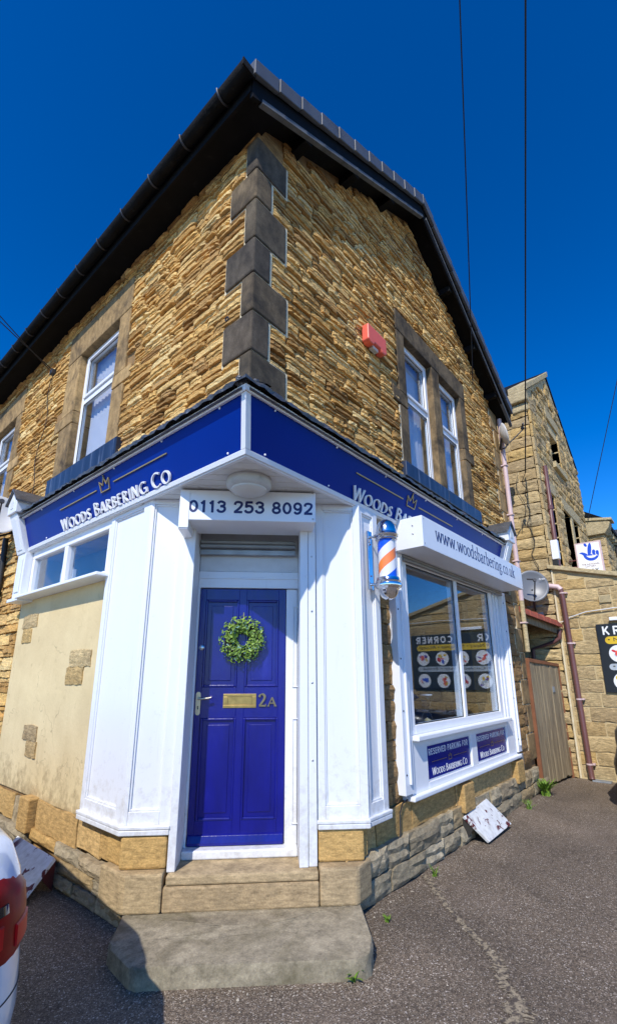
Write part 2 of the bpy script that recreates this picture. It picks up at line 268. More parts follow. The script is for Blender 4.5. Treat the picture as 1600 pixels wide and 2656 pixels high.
# ------------------------------------------------------------------ frames and mesh helpers
class Fr:
    """wall frame: u along the wall, v outwards, z up"""
    def __init__(s, o, U, V): s.o = Vector(o); s.U = Vector(U); s.V = Vector(V)
    def p(s, u, v, z): return s.o+s.U*u+s.V*v+Vector((0, 0, z))
CX, CY = 1.98, 2.25
R = Fr((CX, CY, 0), (1, 0, 0), (0, -1, 0))
L = Fr((CX, CY, 0), (0, 1, 0), (-1, 0, 0))
q = math.sqrt(.5)
D = Fr((0, 0, 0), (-q, q, 0), (-q, -q, 0))       # door frame: v = -N (distance from the camera foot)
K = Fr((9.0, 0, 0), (0, 1, 0), (-1, 0, 0))         # neighbour wall, u = world y
T = Fr((0, 1.95, 0), (1, 0, 0), (0, -1, 0))        # tall neighbour's street face, u = world x
G = Fr((0, 0, 0), (1, 0, 0), (0, 1, 0))
class MB:
    def __init__(s): s.v = []; s.f = []
    def add(s, vs, fs):
        k = len(s.v); s.v += [Vector(x) for x in vs]; s.f += [tuple(i+k for i in f) for f in fs]; return s
    def box(s, fr, u0, u1, v0, v1, z0, z1):
        vs = [fr.p(u, v, z) for z in (z0, z1) for v in (v0, v1) for u in (u0, u1)]
        return s.add(vs, [(0, 1, 3, 2), (4, 6, 7, 5), (0, 4, 5, 1), (2, 3, 7, 6), (0, 2, 6, 4), (1, 5, 7, 3)])
    def hexa(s, a):    # 8 points: bottom 4 (loop), top 4 (loop)
        return s.add(a, [(3, 2, 1, 0), (4, 5, 6, 7)]+[(i, (i+1) % 4, 4+(i+1) % 4, 4+i) for i in range(4)])
    def prism(s, pts, ext):   # polygon (3d points) extruded by vector
        k = len(pts); e = Vector(ext)
        return s.add([Vector(p) for p in pts]+[Vector(p)+e for p in pts],
                     [tuple(range(k))[::-1], tuple(range(k, 2*k))]+[(i, (i+1) % k, k+(i+1) % k, k+i) for i in range(k)])
    def tube(s, pts, rad, n=10, closed=False, cap=True):
        pts = [Vector(p) for p in pts]; m = len(pts); rr = rad if hasattr(rad, '__len__') else [rad]*m
        k0 = len(s.v); prev = None
        for i, p in enumerate(pts):
            a = pts[i-1] if (i or closed) else pts[i]; b = pts[(i+1) % m] if (i < m-1 or closed) else pts[i]
            t = (b-a).normalized()
            if prev is None:
                x = t.orthogonal().normalized()
            else:
                x = (prev-t*prev.dot(t)).normalized()
            prev = x; y = t.cross(x)
            for j in range(n):
                an = 2*math.pi*j/n; s.v.append(p+(x*math.cos(an)+y*math.sin(an))*rr[i])
        for i in range(m if closed else m-1):
            for j in range(n):
                a = k0+i*n+j; b = k0+i*n+(j+1) % n; c = k0+((i+1) % m)*n+(j+1) % n; d = k0+((i+1) % m)*n+j
                s.f.append((a, b, c, d))
        if cap and not closed:
            s.f.append(tuple(k0+j for j in range(n))[::-1]); s.f.append(tuple(k0+(m-1)*n+j for j in range(n)))
        return s
    def lathe(s, c, prof, n=24, axis=(0, 0, 1)):   # prof: (radius, height)
        ax = Vector(axis).normalized(); x = ax.orthogonal().normalized(); y = ax.cross(x); c = Vector(c); k0 = len(s.v)
        for rr, h in prof:
            for j in range(n):
                an = 2*math.pi*j/n; s.v.append(c+ax*h+(x*math.cos(an)+y*math.sin(an))*rr)
        for i in range(len(prof)-1):
            for j in range(n):
                s.f.append((k0+i*n+j, k0+i*n+(j+1) % n, k0+(i+1)*n+(j+1) % n, k0+(i+1)*n+j))
        s.f.append(tuple(k0+j for j in range(n))[::-1]); s.f.append(tuple(k0+(len(prof)-1)*n+j for j in range(n)))
        return s
    def build(s, name, mat, parent=None, smooth=False, bevel=0, label=None, kind=None, flip=True):
        me = bpy.data.meshes.new(name); off = wloc(parent)
        me.from_pydata([v-off for v in s.v], [], s.f)
        if flip:
            import bmesh
            bm = bmesh.new(); bm.from_mesh(me); bmesh.ops.recalc_face_normals(bm, faces=bm.faces); bm.to_mesh(me); bm.free()
        me.materials.append(M[mat] if isinstance(mat, str) else mat)
        o = bpy.data.objects.new(name, me); col.objects.link(o)
        if parent: o.parent = parent
        if smooth:
            for p in me.polygons: p.use_smooth = True
            try: me.set_sharp_from_angle(angle=math.radians(40))
            except Exception: pass
        if bevel:
            b = o.modifiers.new('bevel', 'BEVEL'); b.width = bevel; b.segments = 2; b.limit_method = 'ANGLE'
        if label: o['label'] = label
        if kind: o['kind'] = kind
        return o
def wloc(o):
    v = Vector((0, 0, 0))
    while o is not None: v += Vector(o.location); o = o.parent
    return v
def thing(name, label, cat, loc, group=None):
    o = bpy.data.objects.new(name, None); col.objects.link(o); o.location = Vector(loc); o.empty_display_size = .1
    o['label'] = label; o['category'] = cat; o['kind'] = 'thing'
    if group: o['group'] = group
    return o
def tag(o, label, cat, group=None):
    o['label'] = label; o['category'] = cat; o['kind'] = 'thing'
    if group: o['group'] = group
    return o
def box(name, mat, parent, fr, u0, u1, v0, v1, z0, z1, bevel=.004, **k):
    return MB().box(fr, u0, u1, v0, v1, z0, z1).build(name, mat, parent, bevel=bevel, **k)

# ---- rough stones: a handful of unit blocks shared by all walls
def unit_block(seed, nx=7, nz=5, strata=1.0, smoothy=False):
    rr = random.Random(seed); vs = []; fs = []
    rows = [rr.uniform(.15, 1) for _ in range(nz+1)]; tilt = rr.uniform(-.25, .25)
    if not smoothy:      # split face: two or three flat strata with sharp ragged steps between them
        nz = 5; a_ = rr.uniform(.25, .42); b_ = rr.uniform(.6, .8); zz = [0, a_-.02, a_+.02, b_-.02, b_+.02, 1]
        ds = [rr.uniform(.15, .95) for _ in range(3)]; ds[rr.randrange(3)] = 1.0
        dd = [ds[0], ds[0], ds[1], ds[1], ds[2], ds[2]]
    for j in range(nz+1):
        for i in range(nx+1):
            x = i/nx; z = j/nz
            e = min(i, nx-i, 1)*min(j, nz-j, 1)
            if smoothy: y = .25+(rows[j]*strata*.6+rr.uniform(-.2, .35)*.5+tilt*(x-.5)+.15)*(1 if e else .5)
            else:
                if j in (1, 3) or i == 0: pass
                rj = random.Random(seed*97+i*7+(j+1)//2); jz = rj.uniform(-.075, .075) if 0 < j < nz else rr.uniform(-.04, .04)
                z = zz[j]+jz; y = .2+(dd[j]*strata+rj.uniform(-.16, .16)+tilt*(x-.5))*(1 if 0 < i < nx else .55)
            if 0 < i < nx: x += rr.uniform(-.3, .3)/nx
            if smoothy and 0 < j < nz: z += rr.uniform(-.22, .22)/nz
            if i in (0, nx): x += rr.uniform(-.02, .02)
            if smoothy and j in (0, nz): z += rr.uniform(-.05, .05)
            vs.append((x-.5, max(y, .08), z-.5))
    W = nx+1
    for j in range(nz):
        for i in range(nx):
            a, b, c, d = j*W+i, j*W+i+1, (j+1)*W+i+1, (j+1)*W+i
            fs += [(a, b, c), (a, c, d)] if rr.random() < .5 else [(a, b, d), (b, c, d)]
    ring = [i for i in range(W)]+[j*W+nx for j in range(1, nz+1)]+[nz*W+i for i in range(nx-1, -1, -1)]+[j*W for j in range(nz-1, 0, -1)]
    k = len(vs); vs += [(vs[i][0], -.6, vs[i][2]) for i in ring]; m = len(ring)
    fs += [(ring[(t+1) % m], ring[t], k+t, k+(t+1) % m) for t in range(m)]
    fs = [f[::-1] for f in fs]
    return vs, fs
UNITS = {k: [unit_block(100*t+i, *a) for i in range(16)] for t, (k, a) in enumerate({'ledge': (8, 5, 1.0), 'rock': (6, 4, .7, True), 'plain': (5, 3, .25, True)}.items())}
UMESH = {}
def umesh(kind, i, mat):
    key = (kind, i, mat)
    if key not in UMESH:
        vs, fs = UNITS[kind][i]; me = bpy.data.meshes.new('stone_block'); me.from_pydata(vs, [], fs); me.materials.append(M[mat]); UMESH[key] = me
    return UMESH[key]
def spans(u0, u1, z0, z1, holes):
    """free rectangles of one course once the holes are cut out"""
    out = [(u0, u1, z0, z1)]
    for (a, b, c, d) in holes:
        nxt = []
        for (p, q2, s, t) in out:
            if b <= p or a >= q2 or d <= s or c >= t: nxt.append((p, q2, s, t)); continue
            if a > p: nxt.append((p, a, s, t))
            if b < q2: nxt.append((b, q2, s, t))
            m0, m1 = max(a, p), min(b, q2)
            if c > s+.045: nxt.append((m0, m1, s, c))
            if d < t-.045: nxt.append((m0, m1, d, t))
        out = nxt
    return out
def courses(u0, u1, z0, z1, hr, wr, holes=(), top=None, rs=None, gap=.012):
    rs = rs or rnd; res = []; z = z0
    while z < z1-.04:
        h = min(rs.uniform(*hr), z1-z)
        if z1-z-h < hr[0]*.6: h = z1-z
        for (a, b, c, d) in spans(u0, u1, z, z+h, holes):
            u = a
            while u < b-.02:
                ww = rs.uniform(*wr)
                if b-u-ww < wr[0]*.7: ww = b-u
                t = d
                if top: t = min(d, min(top(u), top(u+ww)))
                if t-c > .04: res.append((u+gap/2, u+ww-gap/2, c+gap/2, t-gap/2))
                u += ww
        z += h
    return res
def lay(rects, fr, v, depth, kind, mat, parent, sgn, limit=300, cam_pt=Vector((0, 0, 1.6)), mats=None, name='stone', rs=None):
    """place the blocks: the nearest ones as parts of their own, the rest joined"""
    rs = rs or rnd
    rot = Matrix((tuple(fr.U*sgn), tuple(fr.V), (0, 0, 1))).transposed().to_4x4()
    rects = sorted(rects, key=lambda t: (fr.p((t[0]+t[1])/2, 0, (t[2]+t[3])/2)-cam_pt).length/math.sqrt(max(1e-4, (t[1]-t[0])*(t[3]-t[2]))))
    off = wloc(parent); rest = MB()
    for k, (a, b, c, d) in enumerate(rects):
        i = rs.randrange(16); dp = depth*rs.uniform(.7, 1.35); vv = v+rs.uniform(-.004, .008)
        ce = fr.p((a+b)/2, vv, (c+d)/2)
        if k < limit:
            mm = mats(rs) if mats else mat
            o = bpy.data.objects.new(name, umesh(kind, i, mm)); col.objects.link(o); o.parent = parent
            o.matrix_local = Matrix.Translation(ce-off) @ rot @ Matrix.Diagonal((b-a, dp, d-c, 1))
        else:
            mtx = Matrix.Translation(ce) @ rot @ Matrix.Diagonal((b-a, dp, d-c, 1)); vs, fs = UNITS[kind][i]
            rest.add([mtx @ Vector(x) for x in vs], fs)
    if rest.v: rest.build(name+'work', mat, parent, kind='stuff', flip=False)

# ---- drawn lettering
def catmull(pts, n=8):
    out = []; P = [pts[0]]+list(pts)+[pts[-1]]
    for i in range(1, len(P)-2):
        for k in range(n):
            t = k/n; a, b, c, d = P[i-1], P[i], P[i+1], P[i+2]
            out.append(tuple(.5*((2*b[j])+(-a[j]+c[j])*t+(2*a[j]-5*b[j]+4*c[j]-d[j])*t*t+(-a[j]+3*b[j]-3*c[j]+d[j])*t**3) for j in (0, 1)))
    out.append(tuple(pts[-1])); return out
def arc(cx, cz, rx, rz, a0, a1, n=22):
    return [(cx+rx*math.cos(math.radians(a0+(a1-a0)*i/n)), cz+rz*math.sin(math.radians(a0+(a1-a0)*i/n))) for i in range(n+1)]
CAPS = {
 'W': (.92, [[(.02, 1), (.26, 0)], [(.26, 0), (.46, .95)], [(.46, .95), (.68, 0)], [(.68, 0), (.90, 1)]]),
 'O': (.80, [arc(.40, .5, .36, .48, 0, 360, 32)]),
 'D': (.68, [[(.08, 0), (.08, 1)], arc(.08, .5, .56, .48, 90, -90)]),
 'S': (.50, [catmull([(.43, .86), (.30, .97), (.11, .86), (.12, .66), (.27, .52), (.41, .36), (.40, .13), (.24, .02), (.06, .14)])]),
 'B': (.54, [[(.08, 0), (.08, 1)], arc(.08, .77, .34, .21, 90, -90, 14), arc(.08, .28, .42, .27, 90, -90, 16)]),
 'A': (.66, [[(.03, 0), (.33, 1)], [(.33, 1), (.63, 0)], [(.13, .28), (.53, .28)]]),
 'R': (.58, [[(.08, 0), (.08, 1)], arc(.08, .74, .38, .24, 90, -90, 14), [(.16, .5), (.54, 0)]]),
 'E': (.46, [[(.08, 0), (.08, 1)], [(.08, .97), (.42, .97)], [(.08, .58), (.36, .58)], [(.08, .03), (.42, .03)]]),
 'I': (.18, [[(.09, 0), (.09, 1)]]),
 'N': (.70, [[(.08, 0), (.08, 1)], [(.08, 1), (.60, 0)], [(.60, 0), (.60, 1)]]),
 'G': (.74, [arc(.42, .5, .37, .48, 48, 330, 26), [(.74, .05), (.74, .42)], [(.50, .42), (.76, .42)]]),
 'C': (.70, [arc(.42, .5, .37, .48, 48, 312, 26)]),
}
LOW = {
 'w': (.86, [[(.06, .62), (.24, 0)], [(.24, 0), (.43, .6)], [(.43, .6), (.61, 0)], [(.61, 0), (.80, .62)], [(0, .62), (.16, .62)], [(.36, .62), (.50, .62)], [(.70, .62), (.86, .62)]]),
 'o': (.56, [arc(.28, .31, .22, .31, 0, 360, 24)]),
 'd': (.58, [arc(.26, .31, .20, .31, 30, 330, 22), [(.44, 0), (.44, 1)], [(.34, .98), (.44, .98)], [(.44, .02), (.55, .02)]]),
 's': (.44, [catmull([(.36, .50), (.24, .62), (.10, .52), (.14, .37), (.28, .28), (.36, .15), (.24, 0), (.08, .12)])]),
 'b': (.58, [arc(.32, .31, .20, .31, 150, -150, 22), [(.14, 0), (.14, 1)], [(.04, .98), (.14, .98)]]),
 'a': (.52, [catmull([(.10, .50), (.22, .62), (.37, .54), (.38, .10), (.50, .02)]), arc(.23, .17, .15, .18, 70, 360, 16)]),
 'r': (.42, [[(.14, 0), (.14, .6)], catmull([(.14, .42), (.24, .6), (.38, .58)]), [(.04, .60), (.14, .60)], [(.04, .02), (.26, .02)]]),
 'e': (.52, [arc(.27, .31, .20, .31, 5, 315, 22), [(.07, .34), (.46, .34)]]),
 'i': (.30, [[(.15, 0), (.15, .6)], [(.05, .60), (.15, .60)], [(.05, .02), (.26, .02)], [(.15, .80), (.15, .90)]]),
 'n': (.62, [[(.14, 0), (.14, .6)], catmull([(.14, .44), (.28, .61), (.44, .52), (.46, .3), (.46, 0)]), [(.04, .60), (.14, .60)], [(.04, .02), (.25, .02)], [(.36, .02), (.57, .02)]]),
 'g': (.54, [arc(.24, .42, .16, .19, 0, 360, 18), catmull([(.16, .24), (.12, .12), (.40, .04), (.44, -.12), (.24, -.27), (.06, -.16), (.12, 0)]), [(.36, .58), (.50, .60)]]),
 'c': (.48, [arc(.27, .31, .20, .31, 50, 315, 20)]),
 'u': (.62, [catmull([(.14, .6), (.14, .18), (.24, 0), (.40, .08), (.46, .2)]), [(.46, 0), (.46, .6)], [(.04, .60), (.14, .60)], [(.36, .60), (.46, .60)], [(.46, .02), (.57, .02)]]),
 'k': (.58, [[(.14, 0), (.14, 1)], [(.04, .98), (.14, .98)], [(.14, .26), (.44, .60)], [(.25, .36), (.50, 0)], [(.04, .02), (.25, .02)], [(.36, .60), (.54, .60)], [(.42, .02), (.58, .02)]]),
 '.': (.26, [[(.13, 0), (.13, .09)]]),
}
_bowl = [(.13, .92), (.34, .92)]+arc(.34, .70, .22, .22, 90, -90, 12)+[(.34, .48), (.13, .48)]
SANS = {
 '0': (.66, [arc(.33, .5, .24, .41, 0, 360, 28)]), '1': (.50, [[(.30, 0), (.30, 1)], [(.32, .92), (.10, .72)]]),
 '2': (.66, [catmull([(.09, .68), (.14, .86), (.33, .92), (.54, .84), (.55, .64), (.40, .40), (.12, .12)]), [(.03, .085), (.62, .085)]]),
 '3': (.66, [catmull([(.08, .76), (.18, .89), (.34, .92), (.53, .80), (.48, .60), (.24, .53)]), catmull([(.24, .53), (.49, .49), (.57, .29), (.45, .11), (.28, .08), (.12, .14), (.06, .28)])]),
 '5': (.66, [[(.58, .915), (.13, .915)], [(.16, .98), (.12, .46)], catmull([(.12, .52), (.30, .61), (.50, .54), (.57, .34), (.47, .13), (.28, .08), (.12, .13), (.06, .26)])]),
 '8': (.66, [arc(.33, .72, .20, .20, 0, 360, 24), arc(.33, .29, .24, .21, 0, 360, 24)]),
 '9': (.66, [arc(.33, .66, .23, .26, 0, 360, 24), catmull([(.56, .66), (.55, .36), (.44, .13), (.24, .08), (.09, .2)])]),
 'R': (.66, [[(.13, 0), (.13, 1)], _bowl, [(.34, .48), (.58, 0)]]), 'P': (.62, [[(.13, 0), (.13, 1)], _bowl]),
 'E': (.56, [[(.13, 0), (.13, 1)], [(.13, .915), (.52, .915)], [(.13, .52), (.48, .52)], [(.13, .085), (.53, .085)]]), 'F': (.54, [[(.13, 0), (.13, 1)], [(.13, .915), (.52, .915)], [(.13, .50), (.46, .50)]]),
 'S': (.60, [catmull([(.52, .76), (.44, .89), (.28, .92), (.11, .82), (.12, .64), (.32, .53), (.50, .42), (.51, .20), (.36, .08), (.18, .10), (.06, .26)])]),
 'V': (.64, [[(.04, 1), (.32, .04)], [(.32, .04), (.60, 1)]]), 'A': (.66, [[(.04, 0), (.33, .97)], [(.33, .97), (.62, 0)], [(.14, .25), (.52, .25)]]),
 'D': (.66, [[(.13, 0), (.13, 1)], [(.13, .915), (.28, .915)]+arc(.28, .5, .29, .415, 90, -90, 16)+[(.28, .085), (.13, .085)]]),
 'K': (.64, [[(.13, 0), (.13, 1)], [(.13, .34), (.55, 1)], [(.27, .56), (.58, 0)]]), 'I': (.28, [[(.14, 0), (.14, 1)]]),
 'N': (.68, [[(.13, 0), (.13, 1)], [(.13, .97), (.55, .03)], [(.55, 0), (.55, 1)]]), 'G': (.70, [arc(.36, .5, .27, .415, 45, 345, 24), [(.36, .44), (.66, .44)], [(.60, .44), (.60, .1)]]),
 'O': (.72, [arc(.36, .5, .27, .415, 0, 360, 28)]), 'C': (.66, [arc(.36, .5, .27, .415, 45, 315, 24)]), 'H': (.68, [[(.13, 0), (.13, 1)], [(.55, 0), (.55, 1)], [(.13, .5), (.55, .5)]]),
 'L': (.52, [[(.13, 0), (.13, 1)], [(.13, .085), (.50, .085)]]), 'Y': (.62, [[(.04, 1), (.31, .45)], [(.58, 1), (.31, .45)], [(.31, 0), (.31, .48)]]), 'T': (.58, [[(.29, 0), (.29, 1)], [(.03, .915), (.55, .915)]]),
}
def ribbon(mb, line, place, thick, thin, nib, d0, d1, uniform=None):
    """one pen stroke as a solid, its width set by the nib angle"""
    P = [Vector(p) for p in line]; m = len(P); closed = (P[0]-P[-1]).length < 1e-4
    Lp = []; Rp = []
    for i in range(m):
        a = P[i-1] if i else (P[-2] if closed else P[0]); b = P[i+1] if i < m-1 else (P[1] if closed else P[-1])
        t = (b-a).normalized(); nn = Vector((-t.y, t.x)); an = math.atan2(t.y, t.x)
        wd_ = uniform if uniform else thin+(thick-thin)*abs(math.sin(an-nib))
        Lp.append(P[i]+nn*wd_/2); Rp.append(P[i]-nn*wd_/2)
    for i in range(m-1):
        a = [Lp[i], Rp[i], Rp[i+1], Lp[i+1]]
        mb.hexa([place(x.x, x.y, d0) for x in a]+[place(x.x, x.y, d1) for x in a])
def letters(text, glyphs, place, h, thick, thin, nib, depth, mat, parent, bigfirst=1.0, track=.10, xs=1.0, total=None, name='letter', base=0.0):
    adv = 0; items = []; uni = thick*h if glyphs is SANS else None
    for k, ch in enumerate(text):
        if ch == ' ': adv += .42*xs; continue
        w_, st = glyphs[ch]; sc = bigfirst if (k == 0 or text[k-1] == ' ') else 1.0
        items.append((ch, adv, sc, st)); adv += (w_*sc+track)*xs
    f = (total/(adv*h)) if total else 1.0
    for ch, a0, sc, st in items:
        mb = MB()
        for j, ln in enumerate(st):
            ribbon(mb, [(x*h*f*xs*sc, z*h*sc) for x, z in ln], lambda x, z, d, a0=a0: place(a0*h*f+x, z, d), thick, thin, nib, base, depth+.0003*j, uni)
        mb.build(name, mat, parent)
def fonttext(txt, place, x0, x1, z0, z1, mat, parent, bold=0.0, name='lettering', depth=.002, base=0.0):
    cu = bpy.data.curves.new('t', 'FONT'); cu.body = txt; cu.size = 1; cu.offset = 0; cu.resolution_u = 3
    o = bpy.data.objects.new('t', cu); col.objects.link(o); bpy.context.view_layer.update()
    me = bpy.data.meshes.new_from_object(o.evaluated_get(bpy.context.evaluated_depsgraph_get()))
    vs = [v.co.copy() for v in me.vertices]; fs = [tuple(p.vertices) for p in me.polygons]
    bpy.data.objects.remove(o); bpy.data.curves.remove(cu); bpy.data.meshes.remove(me)
    xa, xb = min(v.x for v in vs), max(v.x for v in vs); ya, yb = min(v.y for v in vs), max(v.y for v in vs)
    mb = MB()
    mb.add([place(x0+(v.x-xa)/(xb-xa)*(x1-x0), z0+(v.y-ya)/(yb-ya)*(z1-z0), base+depth) for v in vs], fs)
    return mb.build(name, mat, parent)
def disc(mb, place, cx, cz, rx, rz, d0, d1, n=28, a=0):
    ca, sa = math.cos(a), math.sin(a)
    pts = [(cx+rx*math.cos(2*math.pi*i/n)*ca-rz*math.sin(2*math.pi*i/n)*sa, cz+rx*math.cos(2*math.pi*i/n)*sa+rz*math.sin(2*math.pi*i/n)*ca) for i in range(n)]
    k = len(pts); return mb.add([place(x, z, d0) for x, z in pts]+[place(x, z, d1) for x, z in pts], [tuple(range(k)), tuple(range(k, 2*k))[::-1]]+[(i, (i+1) % k, k+(i+1) % k, k+i) for i in range(k)])
def plate(mb, place, pts, d0, d1):
    k = len(pts); return mb.add([place(x, z, d0) for x, z in pts]+[place(x, z, d1) for x, z in pts], [tuple(range(k)), tuple(range(k, 2*k))[::-1]]+[(i, (i+1) % k, k+(i+1) % k, k+i) for i in range(k)])

# ================================================================== ground
g = MB().add([(-150, -150, 0), (250, -150, 0), (250, 250, 0), (-150, 250, 0)], [(0, 1, 2, 3)]).build('ground', 'asphalt', flip=False); g['kind'] = 'structure'
# old sealing mortar smeared across the tarmac
def ground_patch(name, line, widths, mat, z=.004, label=None, seed=3):
    rr = random.Random(seed); Lf = []; Rt = []; P = catmull(line, 22); m = len(P)
    for i, p in enumerate(P):
        a = P[max(0, i-1)]; b = P[min(m-1, i+1)]; t = Vector((b[0]-a[0], b[1]-a[1])).normalized(); nn = Vector((-t.y, t.x))
        ww = widths[min(len(widths)-1, int(i/m*len(widths)))]
        Lf.append(Vector(p)+nn*ww*rr.uniform(.15, .8)); Rt.append(Vector(p)-nn*ww*rr.uniform(.15, .8))
    mb = MB()
    for i in range(m-1): mb.add([(x.x, x.y, z) for x in (Lf[i], Rt[i], Rt[i+1], Lf[i+1])], [(0, 1, 2, 3)])
    return mb.build(name, mat)
M['smear'] = plain('mortar_smear', lin(146, 132, 108), .9, var=.3, scale=60, dirt=lin(80, 70, 61), dscale=38, dpos=(.46, .56))
gp = ground_patch('mortar_smear', [(3.97, 2.13), (3.63, 1.80), (3.40, 1.56), (3.29, 1.42), (3.12, 1.24), (2.96, 1.15), (2.87, 1.05), (2.72, 1.01), (2.5, .9)], [.05, .04, .05, .06, .07, .06, .08, .12, .1], 'smear')
gp['kind'] = 'structure'

# ================================================================== the corner building
B = thing('corner_shop_building', 'two storey golden stone corner building with white and blue shopfront', 'building', (CX, CY, 0))
UL, UR = 8.0, 5.78           # wall lengths
EZL, AZ, EZR, AU = 6.36, 8.06, 6.19, 2.85
def rooftop(u): return EZL+(u+.29)*(AZ-EZL)/(AU+.29) if u < AU else AZ-(u-AU)*(AZ-EZR)/(6.0-AU)
def underroof(u): return rooftop(u)-.22
# window openings (u0,u1,z0,z1)
RW = [(2.44, 3.20, 3.87, 5.65), (3.41, 4.14, 3.87, 5.65)]
LW = [(2.20, 3.19, 3.90, 5.56), (5.42, 6.40, 3.90, 5.56)]
def wallcore(fr, u0, u1, z0, z1, holes, v0, v1):
    mb = MB(); us = sorted({u0, u1, *[x for h in holes for x in h[:2]]}); zs = sorted({z0, z1, *[x for h in holes for x in h[2:]]})
    for i in range(len(us)-1):
        for j in range(len(zs)-1):
            cu, cz = (us[i]+us[i+1])/2, (zs[j]+zs[j+1])/2
            if any(h[0] < cu < h[1] and h[2] < cz < h[3] for h in holes): continue
            mb.box(fr, us[i], us[i+1], v0, v1, zs[j], zs[j+1])
    return mb
wr = wallcore(R, .0, UR, 3.05, 6.15, RW, -.30, 0)
wr.prism([R.p(0, 0, 6.15), R.p(UR, 0, 6.15), R.p(UR, 0, underroof(UR)), R.p(AU, 0, underroof(AU)), R.p(0, 0, underroof(0))], R.V*-.3)
WR = wr.build('upper_wall', 'mortar', B, label='gable side upper wall of rough golden stone courses')
WL = wallcore(L, .30, UL, 3.05, 6.2, LW, -.30, 0).build('upper_wall', 'mortar', B, label='eaves side upper wall of rough golden stone courses')
# quoins at the corner
QZ = [(5.76, 6.12, .33, .10), (5.43, 5.76, .15, .29), (5.02, 5.43, .33, .09), (4.67, 5.02, .15, .31), (4.31, 4.67, .35, .10), (3.95, 4.31, .15, .30), (3.50, 3.95, .35, .09)]
qh_R = [(0, a[2]+.02, a[0], a[1]) for a in QZ]+[(0, .3, 6.12, 7)]; qh_L = [(0, a[3]+.015, a[0], a[1]) for a in QZ]
for (z0, z1, wR, wL) in QZ:
    qo = MB().box(G, CX-.038, CX+wR, CY-.038, CY+wL, z0+.006, z1-.006).build('quoin', 'quoin', B, bevel=.014)
    MB().box(G, CX-.018, CX+wR+.024, CY-.026, CY+wL+.020, z0-.004, z1+.004).build('mortar_joint', 'palemortar', qo)
MB().box(G, CX-.02, CX+.3, CY-.02, CY+.2, 6.12, 6.3).build('quoin', 'weather', B, bevel=.01)
# far end quoins
qe = []
z = .42; k = 0
while z < 5.75:
    h = .40 if k % 2 else .36; w_ = .16 if k % 2 else .30
    qq = MB().box(R, UR-w_, UR+.03, -.3, .035, z+.006, z+h-.006).build('quoin', 'dressed', B, bevel=.012)
    MB().box(R, UR-w_-.018, UR+.015, -.28, .02, z, z+h).build('mortar_joint', 'palemortar', qq)
    qe.append((UR-w_-.018, UR+.1, z, z+h)); z += h; k += 1
qe.append((UR-.3, UR+.1, 5.7, 6.4))
MB().box(R, UR-.3, UR+.03, -.3, .03, z, 6.1).build('quoin', 'dressed', B, bevel=.012)
# coursed rubble faces
surR = [(2.25, 4.33, 3.66, 5.95), (2.09, 2.30, 4.72, 4.90), (4.30, 4.46, 4.55, 4.75)]
surL = [(1.96, 3.56, 3.66, 5.98), (1.79, 2.0, 4.74, 4.92), (3.5, 3.76, 4.68, 4.88), (5.15, 6.62, 3.66, 5.98), (4.95, 5.2, 4.6, 4.78), (6.6, 6.85, 4.6, 4.78)]
rs = random.Random(21)
lay(courses(0, UR, 3.30, 7.9, (.060, .100), (.13, .42), qh_R+qe+surR, underroof, rs, gap=.015), R, -.001, .027, 'ledge', 'gold', WR, -1, rs=rs)
lay(courses(0, UL, 3.30, 6.2, (.060, .100), (.13, .42), qh_L+surL, None, rs, gap=.015), L, -.001, .027, 'ledge', 'gold', WL, 1, rs=rs)

